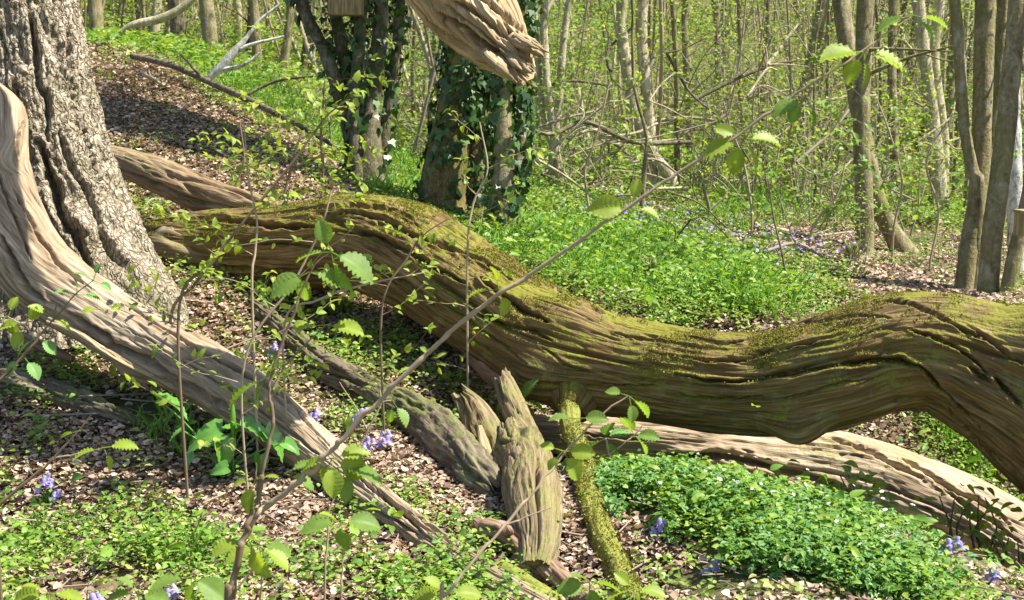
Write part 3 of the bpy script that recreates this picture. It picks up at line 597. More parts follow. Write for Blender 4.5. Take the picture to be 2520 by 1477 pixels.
dead('mossy_branch', 'flat mossy strip of dead wood behind the brown broken branch', 'branch', [
  ('branch', [(1090,1345,4.35,10),(1160,1385,4.3,24),(1240,1420,4.2,32),(1330,1470,4.1,30),(1420,1530,4.0,30)], 'prop', dict(n=120, k=50, lump=.2, crack=.02, ck=9, cw=.09, seed=50, jag=(.03, 0)))])
dead('dark_log', 'dark decaying log half sunk in leaves below the left bough', 'fallen log', [
  ('trunk', [(-60,925,5.6,28),(40,945,5.55,34),(150,975,5.5,34),(260,1010,5.45,26),(340,1040,5.4,12)], 'rot', dict(n=150, k=60, lump=.3, crack=.02, ck=9, cw=.1, seed=51, bark=.02, jag=(0, .05)))])
dead('fallen_branch', 'grey branch half hidden at far left below the pale bough', 'branch', [
  ('branch', [(60,830,5.7,12),(120,860,5.65,14),(180,885,5.62,9)], 'brown', dict(n=40, k=24, lump=.2, crack=.004, ck=14, cw=.1, seed=52))])
# slender fallen branches on the slope and in the brushwood
def stick(label, pl, mat='twiggrey', group=None, side=None, name='fallen_branch'):
    base = P(*pl[len(pl)//2][:3]); t = thing(name, label, 'branch', base, group)
    m_ = MB(); q = tube(m_, px_pts(pl), 7, len(pl) * 6)
    m_.build('branch', M[mat], t, loc=base)
    if side:
        for sl in side: m2 = MB(); tube(m2, px_pts(sl), 5, len(sl) * 4); m2.build('twig', M[mat], t, loc=base)
    return t
stick('long thin dead branch lying down the left slope', [(325,138,12.5,8),(420,160,12.2,8),(500,195,12,8),(600,240,11.6,9),(700,290,11.2,8),(800,345,10.9,6),(880,400,10.6,3)], 'darkbark', side=[[(600,238,11.6,5),(680,200,11.6,4),(770,188,11.5,3)],[(500,195,12,6),(470,160,12,4),(440,130,12,2)]])
stick('bleached white forked dead branch standing on the crest', [(515,192,12.3,9),(545,165,12.3,12),(575,130,12.3,11),(605,95,12.3,6),(640,50,12.3,4),(690,10,12.3,3)], 'birch', side=[[(575,130,12.3,7),(620,110,12.3,5),(700,90,12.3,3)],[(540,175,12.3,7),(600,160,12.2,5),(640,130,12.2,3)]])
stick('pale forked twig sticking out of the dark slope', [(345,178,11.5,5),(370,190,11.5,5),(405,212,11.4,3)], 'palebark', side=[[(370,190,11.5,3),(365,170,11.5,2)]])
stick('curved mossy bough arching across the top left', [(520,-60,15.5,9),(460,10,15.5,10),(400,45,15.5,11),(330,62,15.5,10),(290,90,15.5,9),(265,130,15.3,10)], 'palebark', name='arching_bough')
stick('pale dead branch lying right of the ivy tree', [(1200,250,12,3),(1340,330,12.2,5),(1440,300,12.5,6),(1560,350,12.7,6),(1700,350,13,5)], 'darkbark')
brush = [((1385,395),(1480,355),(1600,340),(1760,300)),((1395,340),(1470,320),(1560,350),(1680,342)),((1340,430),(1450,470),(1560,460)),((1420,300),(1500,345),(1570,400)),((1300,380),(1400,440),(1500,520)),
 ((1640,470),(1720,500),(1790,560),(1850,585)),((1730,455),(1745,520),(1730,545)),((1500,250),(1400,330),(1330,400)),((1700,250),(1800,200),(1900,160),(1960,150)),((1760,300),(1850,240),(1950,220)),((940,285),(1010,300),(1060,320)),((955,390),(1000,384),(1050,378)),
 ((1500,420),(1600,430),(1700,470)),((1380,450),(1450,400),(1530,370)),((1640,130),(1700,230),(1780,300),(1860,420)),((1900,90),(1860,200),(1850,330)),((1600,300),(1700,290),(1850,310)),((1450,500),(1540,480),(1640,490)),((1880,620),(1960,600),(2040,640)),((1900,560),(2000,580),(2100,570)),((1700,540),(1660,600),(1680,650)),((1960,400),(2040,330),(2090,270)),((2040,440),(2090,400),(2140,330)),((1300,230),(1400,200),(1500,210))]
for _ in range(26):
    x_ = rng.uniform(1280, 2330); y_ = rng.uniform(150, 470); l_ = rng.uniform(70, 190); a_ = rng.uniform(-1.3, .6)
    brush.append(tuple((x_ + l_ * k * math.cos(a_) + rng.normal() * 14, y_ + l_ * k * math.sin(a_) + rng.normal() * 14) for k in (0, .5, 1)))
for i, s_ in enumerate(brush):
    d0 = 12 + (i * 37 % 7) * .6; yb = max(p[1] for p in s_); _, dg = ground_hit(s_[0][0], max(yb, 330)); d0 = min(d0, dg - .2)
    sp = [(a, b, d0 + .15 * j, (2.4 + (i * 13 % 5) * .7) * (1 - .5 * j / len(s_))) for j, (a, b) in enumerate(s_)]
    side = [[(sp[1][0], sp[1][1], sp[1][2], sp[1][3] * .8), (sp[1][0] + rng.uniform(-30, 60), sp[1][1] - rng.uniform(20, 60), sp[1][2], 1.8), (sp[1][0] + rng.uniform(-60, 90), sp[1][1] - rng.uniform(50, 120), sp[1][2], 1.)],
            [(sp[0][0], sp[0][1], sp[0][2], sp[0][3] * .7), (sp[0][0] + 40, sp[0][1] + rng.uniform(-40, 40), sp[0][2], 1.8), (sp[0][0] + 100, sp[0][1] + rng.uniform(-70, 70), sp[0][2], 1.)]]
    stick('bare dead branch in the tangle of brushwood beyond the great log', sp, ['twiggrey', 'palebark', 'darkbark'][i % 3], 'brushwood branches beyond the log', side)

# ------------------------------------------------------------------ trees
def tree(label, stems, mat='smooth', name='tree', height=8., crown=8, leafsize=.055, seed=0, group=None, ivy=0, leafn=2, crownlo=.0, depthb=1, leafm='leafbg', blen=1.3, cat='tree', barkd=.006):
    """stems: list of px polylines (base first); each runs on up out of the picture"""
    rs = np.random.default_rng(seed + 100); base = P(*stems[0][0][:3]); base = G(base[0], base[1])
    t = thing(name, label, cat, base, group); cr = MB(); lv = []; iv = MB()
    for si, sl in enumerate(stems):
        w_ = [list(x) for x in px_pts(sl)]
        p0 = np.array(w_[0][:3]); g0 = float(H(p0[0], p0[1]))
        if p0[2] > g0 - .05 and si >= 0 and sl[0][3] > 0:
            w_.insert(0, [p0[0], p0[1], g0 - .12, w_[0][3] * 1.15]) if p0[2] > g0 + .03 else w_[0].__setitem__(2, g0 - .08)
        p1, p2 = np.array(w_[-2][:3]), np.array(w_[-1][:3]); d = p2 - p1; d /= np.linalg.norm(d); d = d + np.array([0, 0, .6]); d /= np.linalg.norm(d)
        r = w_[-1][3]; p = p2; hh = height * (1 - .12 * si); k_ = 0
        while p[2] < base[2] + hh and k_ < 14:
            d = d + rs.normal(size=3) * .07; d /= np.linalg.norm(d); p = p + d * .9; r *= .86; w_.append([*p, r]); k_ += 1
        m_ = MB(); sides = 40 if w_[0][3] > .12 else 20
        q, s = log_mesh(m_, w_, n=150, k=sides, lump=.12, crack=.008, ck=9, cw=.1, seed=seed + si, bark=barkd, fine=.002)
        m_.build('trunk' if len(stems) == 1 else 'stem', M[mat], t, loc=base)
        nb = crown
        for b_ in range(nb):
            f = rs.uniform(.12 + crownlo, 1) ** .8; i_ = int(f * (len(q) - 1)); a_ = rs.uniform(0, 6.28)
            if q[i_, 2] < base[2] + .9: continue
            branchy(cr, q[i_, :3], np.array([math.cos(a_), math.sin(a_), rs.uniform(.1, .9)]), blen * rs.uniform(.5, 1.2), max(.004, q[i_, 3] * .28), depthb, rs, lv, 5, .35, .15, .25, leafn)
        if ivy:
            nI = int(ivy); ii = rs.integers(0, int(len(q) * .8), nI); aa = rs.uniform(0, 6.28, nI)
            keep = fbm(q[ii, 0] * 6 + aa, aa * 1.2, q[ii, 2] * 2.4, 2) > -.15 + .35 * (1.0 - (q[ii, 2] - base[2]))
            ii, aa = ii[keep], aa[keep]; dr = np.stack([np.cos(aa), np.sin(aa), np.zeros(len(aa))], -1)
            pos = q[ii, :3] + dr * (q[ii, 3] * 1.05 + rs.uniform(0, .05, len(ii)))[:, None] + rs.normal(size=(len(ii), 3)) * .02
            inst(iv, LF_IVY, pos, orient(np.array([0, 0, -1.]) + rs.normal(size=(len(ii), 3)) * .5, dr + rs.normal(size=(len(ii), 3)) * .35 + np.array([0, 0, .3])), rs.uniform(.04, .085, len(ii)))
    add_leaves(cr, lv, rs, leafsize, 1, spread=.05)
    if cr.n: cr.build('crown', [M[mat], M[leafm]], t, loc=base)
    if iv.n: iv.build('ivy', M['ivy'], t, loc=base)
    return t
# near right coppice
tree('multi stemmed coppice with tall slim trunks at the right edge behind the great log', [
  [(2368,745,8.2,22),(2385,600,8.2,23),(2408,470,8.2,24),(2418,250,8.2,24),(2425,0,8.2,24)],
  [(2430,760,8.0,28),(2440,600,8.0,26),(2462,430,8.0,25),(2485,220,8.0,24),(2505,0,8.0,23)],
  [(2405,470,8.15,18),(2392,420,8.15,16),(2372,300,8.15,14),(2362,150,8.15,14),(2350,0,8.15,13)],
  [(2470,750,7.9,20),(2500,620,7.9,19),(2530,480,7.9,18),(2560,200,7.9,17)],
  [(2400,750,8.4,22),(2420,500,8.4,18),(2450,250,8.4,17),(2470,0,8.4,16)]], 'smooth', 'coppiced_tree', seed=1, crown=5, crownlo=.15)
tree('white flecked birch stem behind the right edge coppice', [[(2500,640,10,20),(2495,400,10,19),(2492,200,10,18),(2490,0,10,17)]], 'birch', 'birch_tree', seed=2, crown=4)
tree('upright olive trunk standing left of the leaning trunk, right side', [[(2128,655,11,24),(2128,500,11,21),(2120,330,11,22),(2125,150,11,21),(2130,0,11,21)]], 'smooth', seed=3, crown=5)
tree('leaning trunk with mossy spreading foot beside the upright olive trunk', [[(2245,640,11.3,34),(2200,580,11.3,26),(2160,490,11.3,22),(2125,330,11.4,20),(2095,170,11.5,21),(2070,0,11.6,21)]], 'smooth', seed=4, crown=5)
tree('twin stemmed trunk rising between the leaning tree and the coppice', [[(2318,520,15,22),(2305,400,15,19),(2290,250,15,16),(2265,60,15,15)],[(2318,520,15.1,16),(2322,350,15.1,14),(2300,150,15.1,13),(2310,0,15.1,13)]], 'palebark', seed=5, crown=5)
tree('thin dark tree behind the leaning trunk', [[(2212,500,16,13),(2200,350,16,12),(2195,180,16,12),(2200,0,16,11)]], 'smooth', seed=6, crown=5)
tree('pale forked tree with bowed foot in the middle distance', [[(1650,440,14,17),(1605,380,14,16),(1570,300,14,16),(1545,190,14,15),(1530,80,14,14),(1532,0,14,14)],[(1605,390,14.05,15),(1598,300,14.05,15),(1588,200,14.05,14),(1578,60,14.05,14),(1590,-40,14.05,13)]], 'palebark', seed=7, crown=5)
tree('cluster of slim pale stems right of the broken limb', [[(1372,405,13.5,12),(1355,280,13.5,11),(1342,150,13.5,10),(1340,0,13.5,9)],[(1360,380,13.5,10),(1375,260,13.5,10),(1385,120,13.5,9),(1400,0,13.5,9)],[(1372,400,13.6,9),(1340,300,13.6,8),(1320,100,13.6,8),(1310,-30,13.6,8)]], 'palebark', seed=8, crown=5)
tree('slim reddish tree high in the middle distance', [[(1698,300,20,10),(1692,180,20,10),(1685,60,20,9),(1690,0,20,9)]], 'smooth', seed=9, crown=6)
# ivy clad
tree('ivy hung cluster of dark leaning stems left of the broken limb', [
  [(880,490,10.4,34),(872,380,10.4,27),(845,260,10.4,21),(800,130,10.4,17),(740,0,10.4,15)],
  [(915,490,10.3,40),(905,380,10.3,34),(915,250,10.3,24),(932,120,10.3,20),(938,0,10.3,18)],
  [(900,480,10.5,22),(880,300,10.5,19),(850,150,10.5,17),(820,0,10.5,17)],
  [(930,480,10.5,16),(950,300,10.5,13),(975,120,10.5,12),(985,0,10.5,11)],
  [(885,470,10.2,16),(870,300,10.2,15),(882,150,10.2,15),(895,0,10.2,15)]], 'darkbark', 'ivy_clad_tree', seed=10, crown=12, crownlo=.25, ivy=950, leafn=7)  # crown thickened to throw shade on the left slope
tree('thick ivy covered trunk behind the tip of the broken limb', [[(1095,560,9.5,62),(1090,470,9.5,56),(1105,360,9.5,50),(1125,250,9.5,46),(1145,120,9.5,44),(1150,-40,9.5,40)],[(1160,560,9.6,36),(1165,440,9.6,30),(1180,300,9.6,26),(1200,150,9.6,24),(1290,-40,9.6,24)]], 'mossbark', 'ivy_clad_tree', seed=11, crown=4, ivy=8500, leafn=1, barkd=.012)
tree('forked grey trunk with ivy just right of the thick ivy trunk', [[(1232,600,9.0,36),(1235,500,9.0,32),(1240,380,9.0,25),(1235,250,9.0,24),(1262,100,9.0,22),(1285,-20,9.0,22)],[(1250,560,9.1,20),(1275,420,9.1,15),(1285,300,9.1,13),(1280,200,9.1,13),(1290,0,9.1,12)]], 'smooth', 'ivy_clad_tree', seed=12, crown=4, ivy=3500, leafn=1)
tree('slender dead leaning sapling behind the middle of the great log', [[(1575,560,11,7),(1585,430,11,6),(1590,330,11,5),(1560,200,11,4)]], 'smooth', seed=13, crown=3, height=4)
ivt = bpy.data.objects['ivy_clad_tree']; ic = MB(); rs_ = np.random.default_rng(41); n_ = 5200
v_ = rand_dirs(n_, -1, 1, rs_) * (rs_.random(n_) ** .4)[:, None] * np.array([1.5, .8, 1.0]); c_ = fbm(v_[:, 0] * 1.6, v_[:, 1] * 1.6, v_[:, 2] * 1.6, 2) > -.12; v_ = v_[c_]
inst(ic, LF_IVY, v_ + np.array([-.85, 10.55, 4.3]), leaf_mats(len(v_), -.8, .3, .5, rs_), rs_.uniform(.06, .12, len(v_))); ic.build('ivy_shade_clump', M['ivy'], ivt, loc=np.array(ivt.location))  # unseen leaf clump, added above the frame to shade the left slope
# crest, top left
for i, (bx, by, tx, w_, d) in enumerate([(235,130,232,19,17),(375,120,385,15,19),(440,150,428,22,18),(522,160,503,20,16.5),(632,190,622,14,17),(585,140,580,11,22),(345,110,340,12,21),(690,200,715,12,17),(285,110,300,10,24),(480,130,470,10,25),(745,200,760,12,19),(660,160,655,10,26)]):
    tree(['dark trunk on the crest just right of the old tree', 'slim trunk second along the crest', 'broad grey trunk in the middle of the crest row', 'straight brown trunk with dark base on the crest', 'grey trunk right of the white dead branch on the crest', 'thin trunk set far back right of the straight brown trunk', 'thin far trunk right of the dark crest trunk', 'leaning slim trunk at the right end of the crest', 'hair thin tree far behind the crest, left', 'hair thin tree far behind the crest, middle', 'mossy trunk where the crest drops to the ivy stems', 'hair thin tree far behind the crest, right'][i],
      [[(bx, by, d, w_), ((bx + tx) / 2 + 4, by * .5, d, w_ * .9), (tx, -20, d, w_ * .85)]], ['smooth', 'palebark', 'darkbark', 'smooth'][i % 4], seed=20 + i, crown=6, height=8, group=None)

# far wood: prototypes copied
def far_proto(seed, mat, hgt, r, lean=.06, nb=16, leafn=2, ls=.06, name='slender_tree', leafm='leafbg', multi=1):
    rs = np.random.default_rng(seed); m_ = MB(); cr = MB(); lv = []
    for s_ in range(multi):
        p = np.array([rs.normal() * .12 * (multi > 1), rs.normal() * .12 * (multi > 1), -.2]); d = np.array([rs.normal() * lean * (1 + multi * .6), rs.normal() * lean * (1 + multi * .6), 1.]); pts = []; rr_ = r * rs.uniform(.6, 1.1) if multi > 1 else r
        while p[2] < hgt:
            pts.append((*p, rr_)); d = d + rs.normal(size=3) * .07; d[2] = abs(d[2]); d /= np.linalg.norm(d); p = p + d * .7; rr_ *= .92
        q = tube(m_, pts, 9, len(pts) * 3)
        for b_ in range(nb):
            i_ = rs.integers(int(len(q) * .12), len(q)); a_ = rs.uniform(0, 6.28)
            branchy(cr, q[i_, :3], np.array([math.cos(a_), math.sin(a_), rs.uniform(0, .8)]), rs.uniform(.6, 1.7), max(.005, q[i_, 3] * .3), 1, rs, lv, 4, .4, .1, .25, leafn)
    add_leaves(cr, lv, rs, ls, 1, LF_TINY, spread=.12)
    t = thing(name, '-', 'tree', (0, 0, 0)); m_.build('trunk', M[mat], t); cr.build('crown', [M[mat], M[leafm]], t)
    return t
protos = [far_proto(201, 'palebark', 7.5, .06), far_proto(202, 'smooth', 8, .09), far_proto(203, 'palebark', 7, .05, .12), far_proto(204, 'smooth', 8.5, .11, nb=12), far_proto(205, 'palebark', 6.5, .04, .15, nb=10, multi=3), far_proto(206, 'darkbark', 7, .07, .1)]
LAB = ['slender pale stem among many in the far wood', 'medium olive trunk among many in the far wood', 'crooked pale stem among many in the far wood', 'stout olive trunk among many in the far wood', 'cluster of thin pale stems among many in the far wood', 'dark crooked stem among many in the far wood']
GR = ['far slender pale trees', 'far olive trees', 'far crooked pale trees', 'far stout trees', 'far clustered stems', 'far dark trees']
used = [False] * 6; rs = np.random.default_rng(77); placed = []
k_ = 0
while k_ < 190:
    d = 15 + 33 * rs.random() ** .8; px = rs.uniform(-500, 3000); x = (px - CX) / F * d; y = d
    if px < 800 and d < 19: continue
    if any((x - a) ** 2 + (y - b) ** 2 < .35 for a, b in placed): continue
    placed.append((x, y)); j = [0, 0, 1, 2, 2, 3, 4, 4, 5][rs.integers(0, 9)]; loc = G(x, y)
    if not used[j]:
        o = protos[j]; o.location = loc; used[j] = True; o['label'] = LAB[j]; o['group'] = GR[j]
    else: copy_thing(protos[j], loc, rs.uniform(0, 6.28), rs.uniform(.8, 1.25), LAB[j], GR[j])
    k_ += 1
# a screen of thin young stems between the bigger trunks
thin = [far_proto(211, 'twiggrey', 5, .018, .2, 9, 3, .05, 'young_stem'), far_proto(212, 'twigpale', 5.5, .022, .15, 8, 3, .05, 'young_stem'), far_proto(213, 'smooth', 6, .03, .12, 9, 3, .055, 'young_stem')]
TL = ['thin grey young stem among many in the middle wood', 'thin pale young stem among many in the middle wood', 'thin olive young stem among many in the middle wood']
ut = [False] * 3; k_ = 0
while k_ < 230:
    d = 12 + 26 * rs.random(); px = rs.uniform(-300, 2850)
    if px < 900 and d < 18: continue
    if 1200 < px < 2300 and d < 14: continue
    j = k_ % 3; loc = G((px - CX) / F * d, d)
    if not ut[j]: thin[j].location = loc; ut[j] = True; thin[j]['label'] = TL[j]; thin[j]['group'] = TL[j].split(' among')[0] + 's'
    else: copy_thing(thin[j], loc, rs.uniform(0, 6.28), rs.uniform(.6, 1.3), TL[j], TL[j].split(' among')[0] + 's')
    k_ += 1
# leafy understorey bushes
def bush_proto(seed, hgt, nst, ls, leafm, leafn=3, mat='twiggrey', name='hazel_bush'):
    rs = np.random.default_rng(seed); tw = MB(); lf = MB(); lv = []
    for _ in range(nst):
        a_ = rs.uniform(0, 6.28); o_ = rs.uniform(0, .6)
        branchy(tw, np.array([rs.normal() * .15, rs.normal() * .15, -.1]), np.array([math.cos(a_) * o_, math.sin(a_) * o_, 1.]), hgt * rs.uniform(.6, 1), .012, 2, rs, lv, 4, .3, .25, .25, leafn)
    add_leaves(lf, lv, rs, ls, 0, LF_SMALL, spread=.08)
    t = thing(name, '-', 'bush', (0, 0, 0)); tw.build('stems', M[mat], t); lf.build('foliage', M[leafm], t)
    return t
bp1 = [bush_proto(301, 2.2, 5, .07, 'leafbg'), bush_proto(302, 1.6, 7, .06, 'leaf'), bush_proto(303, 2.6, 5, .07, 'leafcool'), bush_proto(304, 1.1, 6, .05, 'leafbg', 2), bush_proto(305, 2.4, 8, .045, 'leafbg', 1, 'palebark', 'bare_thicket')]
BL = ['tall yellow green leafing bush in the far undergrowth', 'fresh green bush in the far undergrowth', 'tall cool green bush in the far undergrowth', 'low leafing shrub in the far undergrowth', 'mostly bare twiggy thicket in the far undergrowth']
usedb = [False] * 5; k_ = 0; pl2 = []
def put_bush(j, x, y, sc, lab=None):
    loc = G(x, y)
    if not usedb[j]:
        o = bp1[j]; o.location = loc; o.scale = (sc,) * 3; usedb[j] = True; o['label'] = lab or BL[j]; o['group'] = 'undergrowth bushes: ' + BL[j].split(' in ')[0]
    else: copy_thing(bp1[j], loc, rs.uniform(0, 6.28), sc, lab or BL[j], 'undergrowth bushes: ' + BL[j].split(' in ')[0])
while k_ < 170:
    d = 13.5 + 34 * rs.random() ** .9; px = rs.uniform(-400, 2950)
    if px < 850 and d < 19: continue
    if 1250 < px < 2000 and d < 15.5: continue
    x = (px - CX) / F * d
    if any((x - a) ** 2 + (d - b) ** 2 < .5 for a, b in pl2): continue
    pl2.append((x, d)); put_bush(rs.integers(0, 5), x, d, rs.uniform(.7, 1.2)); k_ += 1
for (px, py, d, j, sc) in [(2000,480,12.5,3,1.),(2180,520,12.5,3,1.1),(1850,430,14,1,.8),(1720,440,14.5,3,1),(1400,330,13.5,2,.7),(2050,300,14,4,1),(1780,300,14.5,4,1.1),(1900,250,15,4,1.2),(2260,450,13.5,1,.8),(1000,380,13,3,.9),(1480,300,14.5,4,1.),(780,330,12,3,.7),(1560,470,12.5,3,.6),(2100,700,9.5,3,.5),(2330,640,10.5,3,.5)]:
    p = P(px, py, d); put_bush(j, p[0], p[1], sc)

# ------------------------------------------------------------------ forest floor cover
def wedge(n, dlo, dhi, pw=1.6, lo=-330, hi=2850, r=rng):
    """ground points, denser near"""
    u = r.random(n); e = 2 - pw
    d = (dlo ** e + u * (dhi ** e - dlo ** e)) ** (1 / e)
    x = (r.uniform(lo, hi, n) - CX) / F * d * 1.0; z = H(x, d)
    X = np.stack([x, d, z], -1); px, py, dd = proj(X); return X, px, py
def blob(px, py, bl):
    o = np.zeros(len(px))
    for (cx, cy, sx, sy, rot, wt) in bl:
        c_, s_ = math.cos(rot), math.sin(rot); dx, dy = px - cx, py - cy
        u, v = dx * c_ + dy * s_, -dx * s_ + dy * c_; o += wt * np.exp(-(u / sx) ** 2 - (v / sy) ** 2)
    return o
litter_b = [(850,830,260,90,.35,.6),(350,1180,300,90,.25,1.),(80,1060,200,60,.2,.9),(700,1240,160,80,.2,.7),(470,320,330,110,.6,1.1),(850,430,140,60,.3,.4),(2200,690,260,60,.1,.9),(1750,580,200,30,.2,.5),(1120,850,150,60,.5,.8),(1300,1200,260,110,.3,.8),(1450,440,140,40,0,.6),(2420,1430,150,50,.4,.8),(1500,1380,120,80,.2,.5),(1950,560,260,50,.1,.35),(900,1330,200,60,0,.4),(720,320,150,60,.5,.5)]
green_b = [(200,1400,420,110,0,.5),(800,1400,300,80,0,.4),(650,250,330,60,.5,.9),(980,430,140,90,.3,.9),(1500,640,330,110,.15,1.3),(1800,730,260,70,.1,1.1),(900,920,280,90,.3,.55),(2380,1110,200,80,.6,1.2),(1300,480,120,80,0,.9),(2350,470,160,60,0,.9),(1950,480,260,60,0,.6),(150,960,200,50,.2,.4),(420,1080,150,60,.2,.5),(1150,1360,220,90,0,.5),(560,430,120,60,.5,.25),(780,780,180,60,.3,.25)]
anem_b = [(1700,1260,250,65,.2,1.3),(2000,1340,330,110,.4,1.5),(1570,1190,90,30,.1,.8),(1700,1430,200,60,0,.6),(2200,1440,200,60,.3,1)]
def cover(name, label, mat, tpl, n, dlo, dhi, size, blobs, base, zr=(0, .05), nfreq=2.2, tilt=.4, pw=1.6, sgrow=.35, zlo=-.2, zhi=.5, thr=.35, mi=0, extra=None, stem=None, sub=()):
    X, px, py = wedge(n, dlo, dhi, pw)
    b_ = base + blob(px, py, blobs) - sum((blob(px, py, s_) * w_ for s_, w_ in sub), np.zeros(len(px)))
    dens = b_ + .8 * fbm(X[:, 0] * nfreq, X[:, 1] * nfreq, 3.7 + mi + n * .001, 3)
    keep = dens > thr + .95 * rng.random(len(X)) ** 1.2
    X = X[keep]; k = len(X); d = X[:, 1]
    X = X + np.stack([np.zeros(k), np.zeros(k), rng.uniform(*zr, k)], -1)
    sc = size * np.exp(np.clip(rng.normal(size=k), -2, 1.5) * .36) * (d / 5) ** sgrow
    m_ = MB(); inst(m_, tpl, X, leaf_mats(k, zlo, zhi, tilt), sc)
    o = m_.build(name, M[mat]); tag(o, label, None, None, 'stuff'); print(name, k)
    return o
cover('leaf_litter', 'dry brown leaves strewn over the forest floor', 'litter', LF_LITTER, 480000, 3.2, 16, .024, litter_b, .5, (.0, .03), 1.6, .55, 1.75, .3, -.25, .3, .0, sub=[(green_b, .35), (anem_b, .5)])
cover('far_leaf_litter', 'dry leaves over the distant forest floor', 'litter', LF_LITTER, 90000, 14, 50, .042, [], .3, (.0, .03), .5, .5, 1.3, .5, thr=.1)
cover('low_herbs', 'low bright green herbs covering the forest floor', 'herb', LF_SMALL, 420000, 3.2, 15, .022, green_b, .22, (.01, .10), 2.4, .45, 1.7, .3, sub=[(litter_b, .28)], thr=.28)
cover('pale_herbs', 'pale yellow green herbs among the dry leaves', 'herbpale', LF_SMALL, 100000, 3.2, 15, .025, [(900,900,330,120,.3,1.1),(250,1400,420,110,0,.5),(650,250,330,80,.5,.7),(1500,640,330,110,.15,.6),(900,420,200,90,.3,.6),(350,1180,300,90,.25,.3)], .05, (.01, .09), 3.1, .45, 1.7, .3, thr=.35)
cover('wood_anemone_leaves', 'lobed blue green anemone leaves carpeting the bank', 'anem', LF_LOBED, 90000, 3.2, 7, .026, anem_b, -.35, (.01, .10), 4.2, .35, 1.7, .2, zlo=-.3, zhi=.4, thr=.3)
cover('distant_herbs', 'green ground cover of the distant wood', 'herb', LF_SMALL, 240000, 13, 55, .042, [], .5, (.02, .22), .45, .5, 1.2, .5, thr=.2)
cover('lush_herbs', 'lush bright green plants behind the great log', 'herb', LF_OVATE, 26000, 6.4, 14, .036, [(1500,640,330,120,.15,1.5),(1800,740,260,70,.1,1.2),(1350,520,150,80,0,.8),(1000,430,140,90,.3,.6),(2380,1110,200,80,.6,1.3)], -.3, (.04, .22), 2.0, .45, 1.4, .2, zlo=0, zhi=.75, thr=.2)
cover('broad_herbs', 'broader leaved plants scattered through the ground cover', 'herb', LF_OVATE, 9000, 3.3, 9, .05, green_b + [(1900,1330,500,120,.3,.4)], .0, (.02, .14), 3.0, .5, 1.6, .2, zlo=-.1, zhi=.7, thr=.35)
cover('mixed_bank_herbs', 'small pointed herbs mixed into the anemone bank', 'herb', LF_SMALL, 60000, 3.3, 7, .024, anem_b, -.3, (.01, .12), 3.3, .5, 1.6, .2, thr=.3)
X, px, py = wedge(5000, 3.3, 16, 1.6); k = len(X); m_ = MB(); a = rng.uniform(0, 6.28, k); L_ = .06 * np.exp(rng.normal(size=k) * .6); dv = np.stack([np.cos(a), np.sin(a), rng.normal(size=k) * .12], -1)
tv = np.array([[-.5,0,-.3],[.5,0,-.3],[0,0,.6],[-.4,1,-.3],[.4,1,-.3],[0,1,.5]], float); inst(m_, (tv, np.array([[0,1,4,3],[1,2,5,4],[2,0,3,5]])), X + np.array([0, 0, .015]), orient(dv, np.tile([0, 0, 1.], (k, 1))), np.stack([.005 * (L_ / .06) ** .4, L_ * 1.6, .005 * (L_ / .06) ** .4], -1))
tag(m_.build('fallen_twigs', M['twiggrey']), 'small dead twigs scattered over the forest floor', None, None, 'stuff')
def flowers(name, label, mat, n, dlo, dhi, size, blobs, zr, thr=.2, base=-.1, tpl=FLOWER):
    X, px, py = wedge(n, dlo, dhi, 1.6); dens = base + blob(px, py, blobs); keep = dens > thr + rng.random(len(X)) * .8
    X = X[keep]; k = len(X); X = X + np.stack([np.zeros(k), np.zeros(k), rng.uniform(*zr, k)], -1)
    m_ = MB(); ma = orient(rand_dirs(k, -.2, .2), np.array([.0, -.45, 1.]) + rng.normal(size=(k, 3)) * .3); inst(m_, tpl, X, ma, size * rng.uniform(.7, 1.2, k))
    o = m_.build(name, M[mat]); tag(o, label, None, None, 'stuff'); print(name, k)
flowers('anemone_flowers', 'tiny white flowers dotted over the anemone bank', 'white', 700, 3.6, 6, .018, [(1850,1250,330,60,.25,.6),(2000,1340,360,110,.4,.6),(1650,1300,200,90,0,.35)], (.12, .17))
flowers('celandine_flowers', 'small yellow flowers among the herbs, bottom left', 'yellow', 700, 3.6, 7, .032, [(120,1290,200,60,0,.6),(900,900,260,100,.3,.45),(60,1150,120,60,0,.5),(1700,1400,300,60,0,.4),(1060,1310,60,30,0,.6)], (.08, .13))
# grass
def grass(name, label, n, dlo, dhi, hgt, wid, blobs, base, thr=.2, mat='grass'):
    X, px, py = wedge(n, dlo, dhi, 1.5); dens = base + blob(px, py, blobs) + .5 * fbm(X[:, 0] * 1.7, X[:, 1] * 1.7, 9.1, 2)
    keep = dens > thr + .5 * rng.random(len(X)); X = X[keep]; k = len(X)
    a = rng.uniform(0, 6.28, k); z = np.zeros(k); ca, sa = np.cos(a), np.sin(a)
    ma = np.stack([np.stack([ca, sa, z], -1), np.stack([-sa, ca, z], -1), np.tile([0, 0, 1.], (k, 1))], -1)
    h = hgt * rng.uniform(.5, 1.3, k); sc = np.stack([wid * (X[:, 1] / 5) ** .5, h * rng.uniform(.4, 1.2, k), h], -1)
    m_ = MB(); v, f = BLADE; inst(m_, (v, f), X, ma, sc)
    ff = BLADE_T[None] + (np.arange(k) * len(v))[:, None, None]; m_.f.append((ff.reshape(-1, 3), 0))
    o = m_.build(name, M[mat]); tag(o, label, None, None, 'stuff'); print(name, k)
grass('grass', 'soft grass blades through the ground cover', 110000, 3.4, 16, .15, .005, [(1500,630,360,130,.15,.9),(1800,740,260,70,.1,.4),(650,230,330,70,.5,1.1),(1900,500,300,60,.1,.8),(1000,430,140,80,.3,.6),(1000,1230,200,80,.3,.6),(420,1090,120,50,.3,.9),(200,1400,400,100,0,.3),(2380,1110,200,80,.6,.6),(900,560,300,60,.2,.3)], -.2)
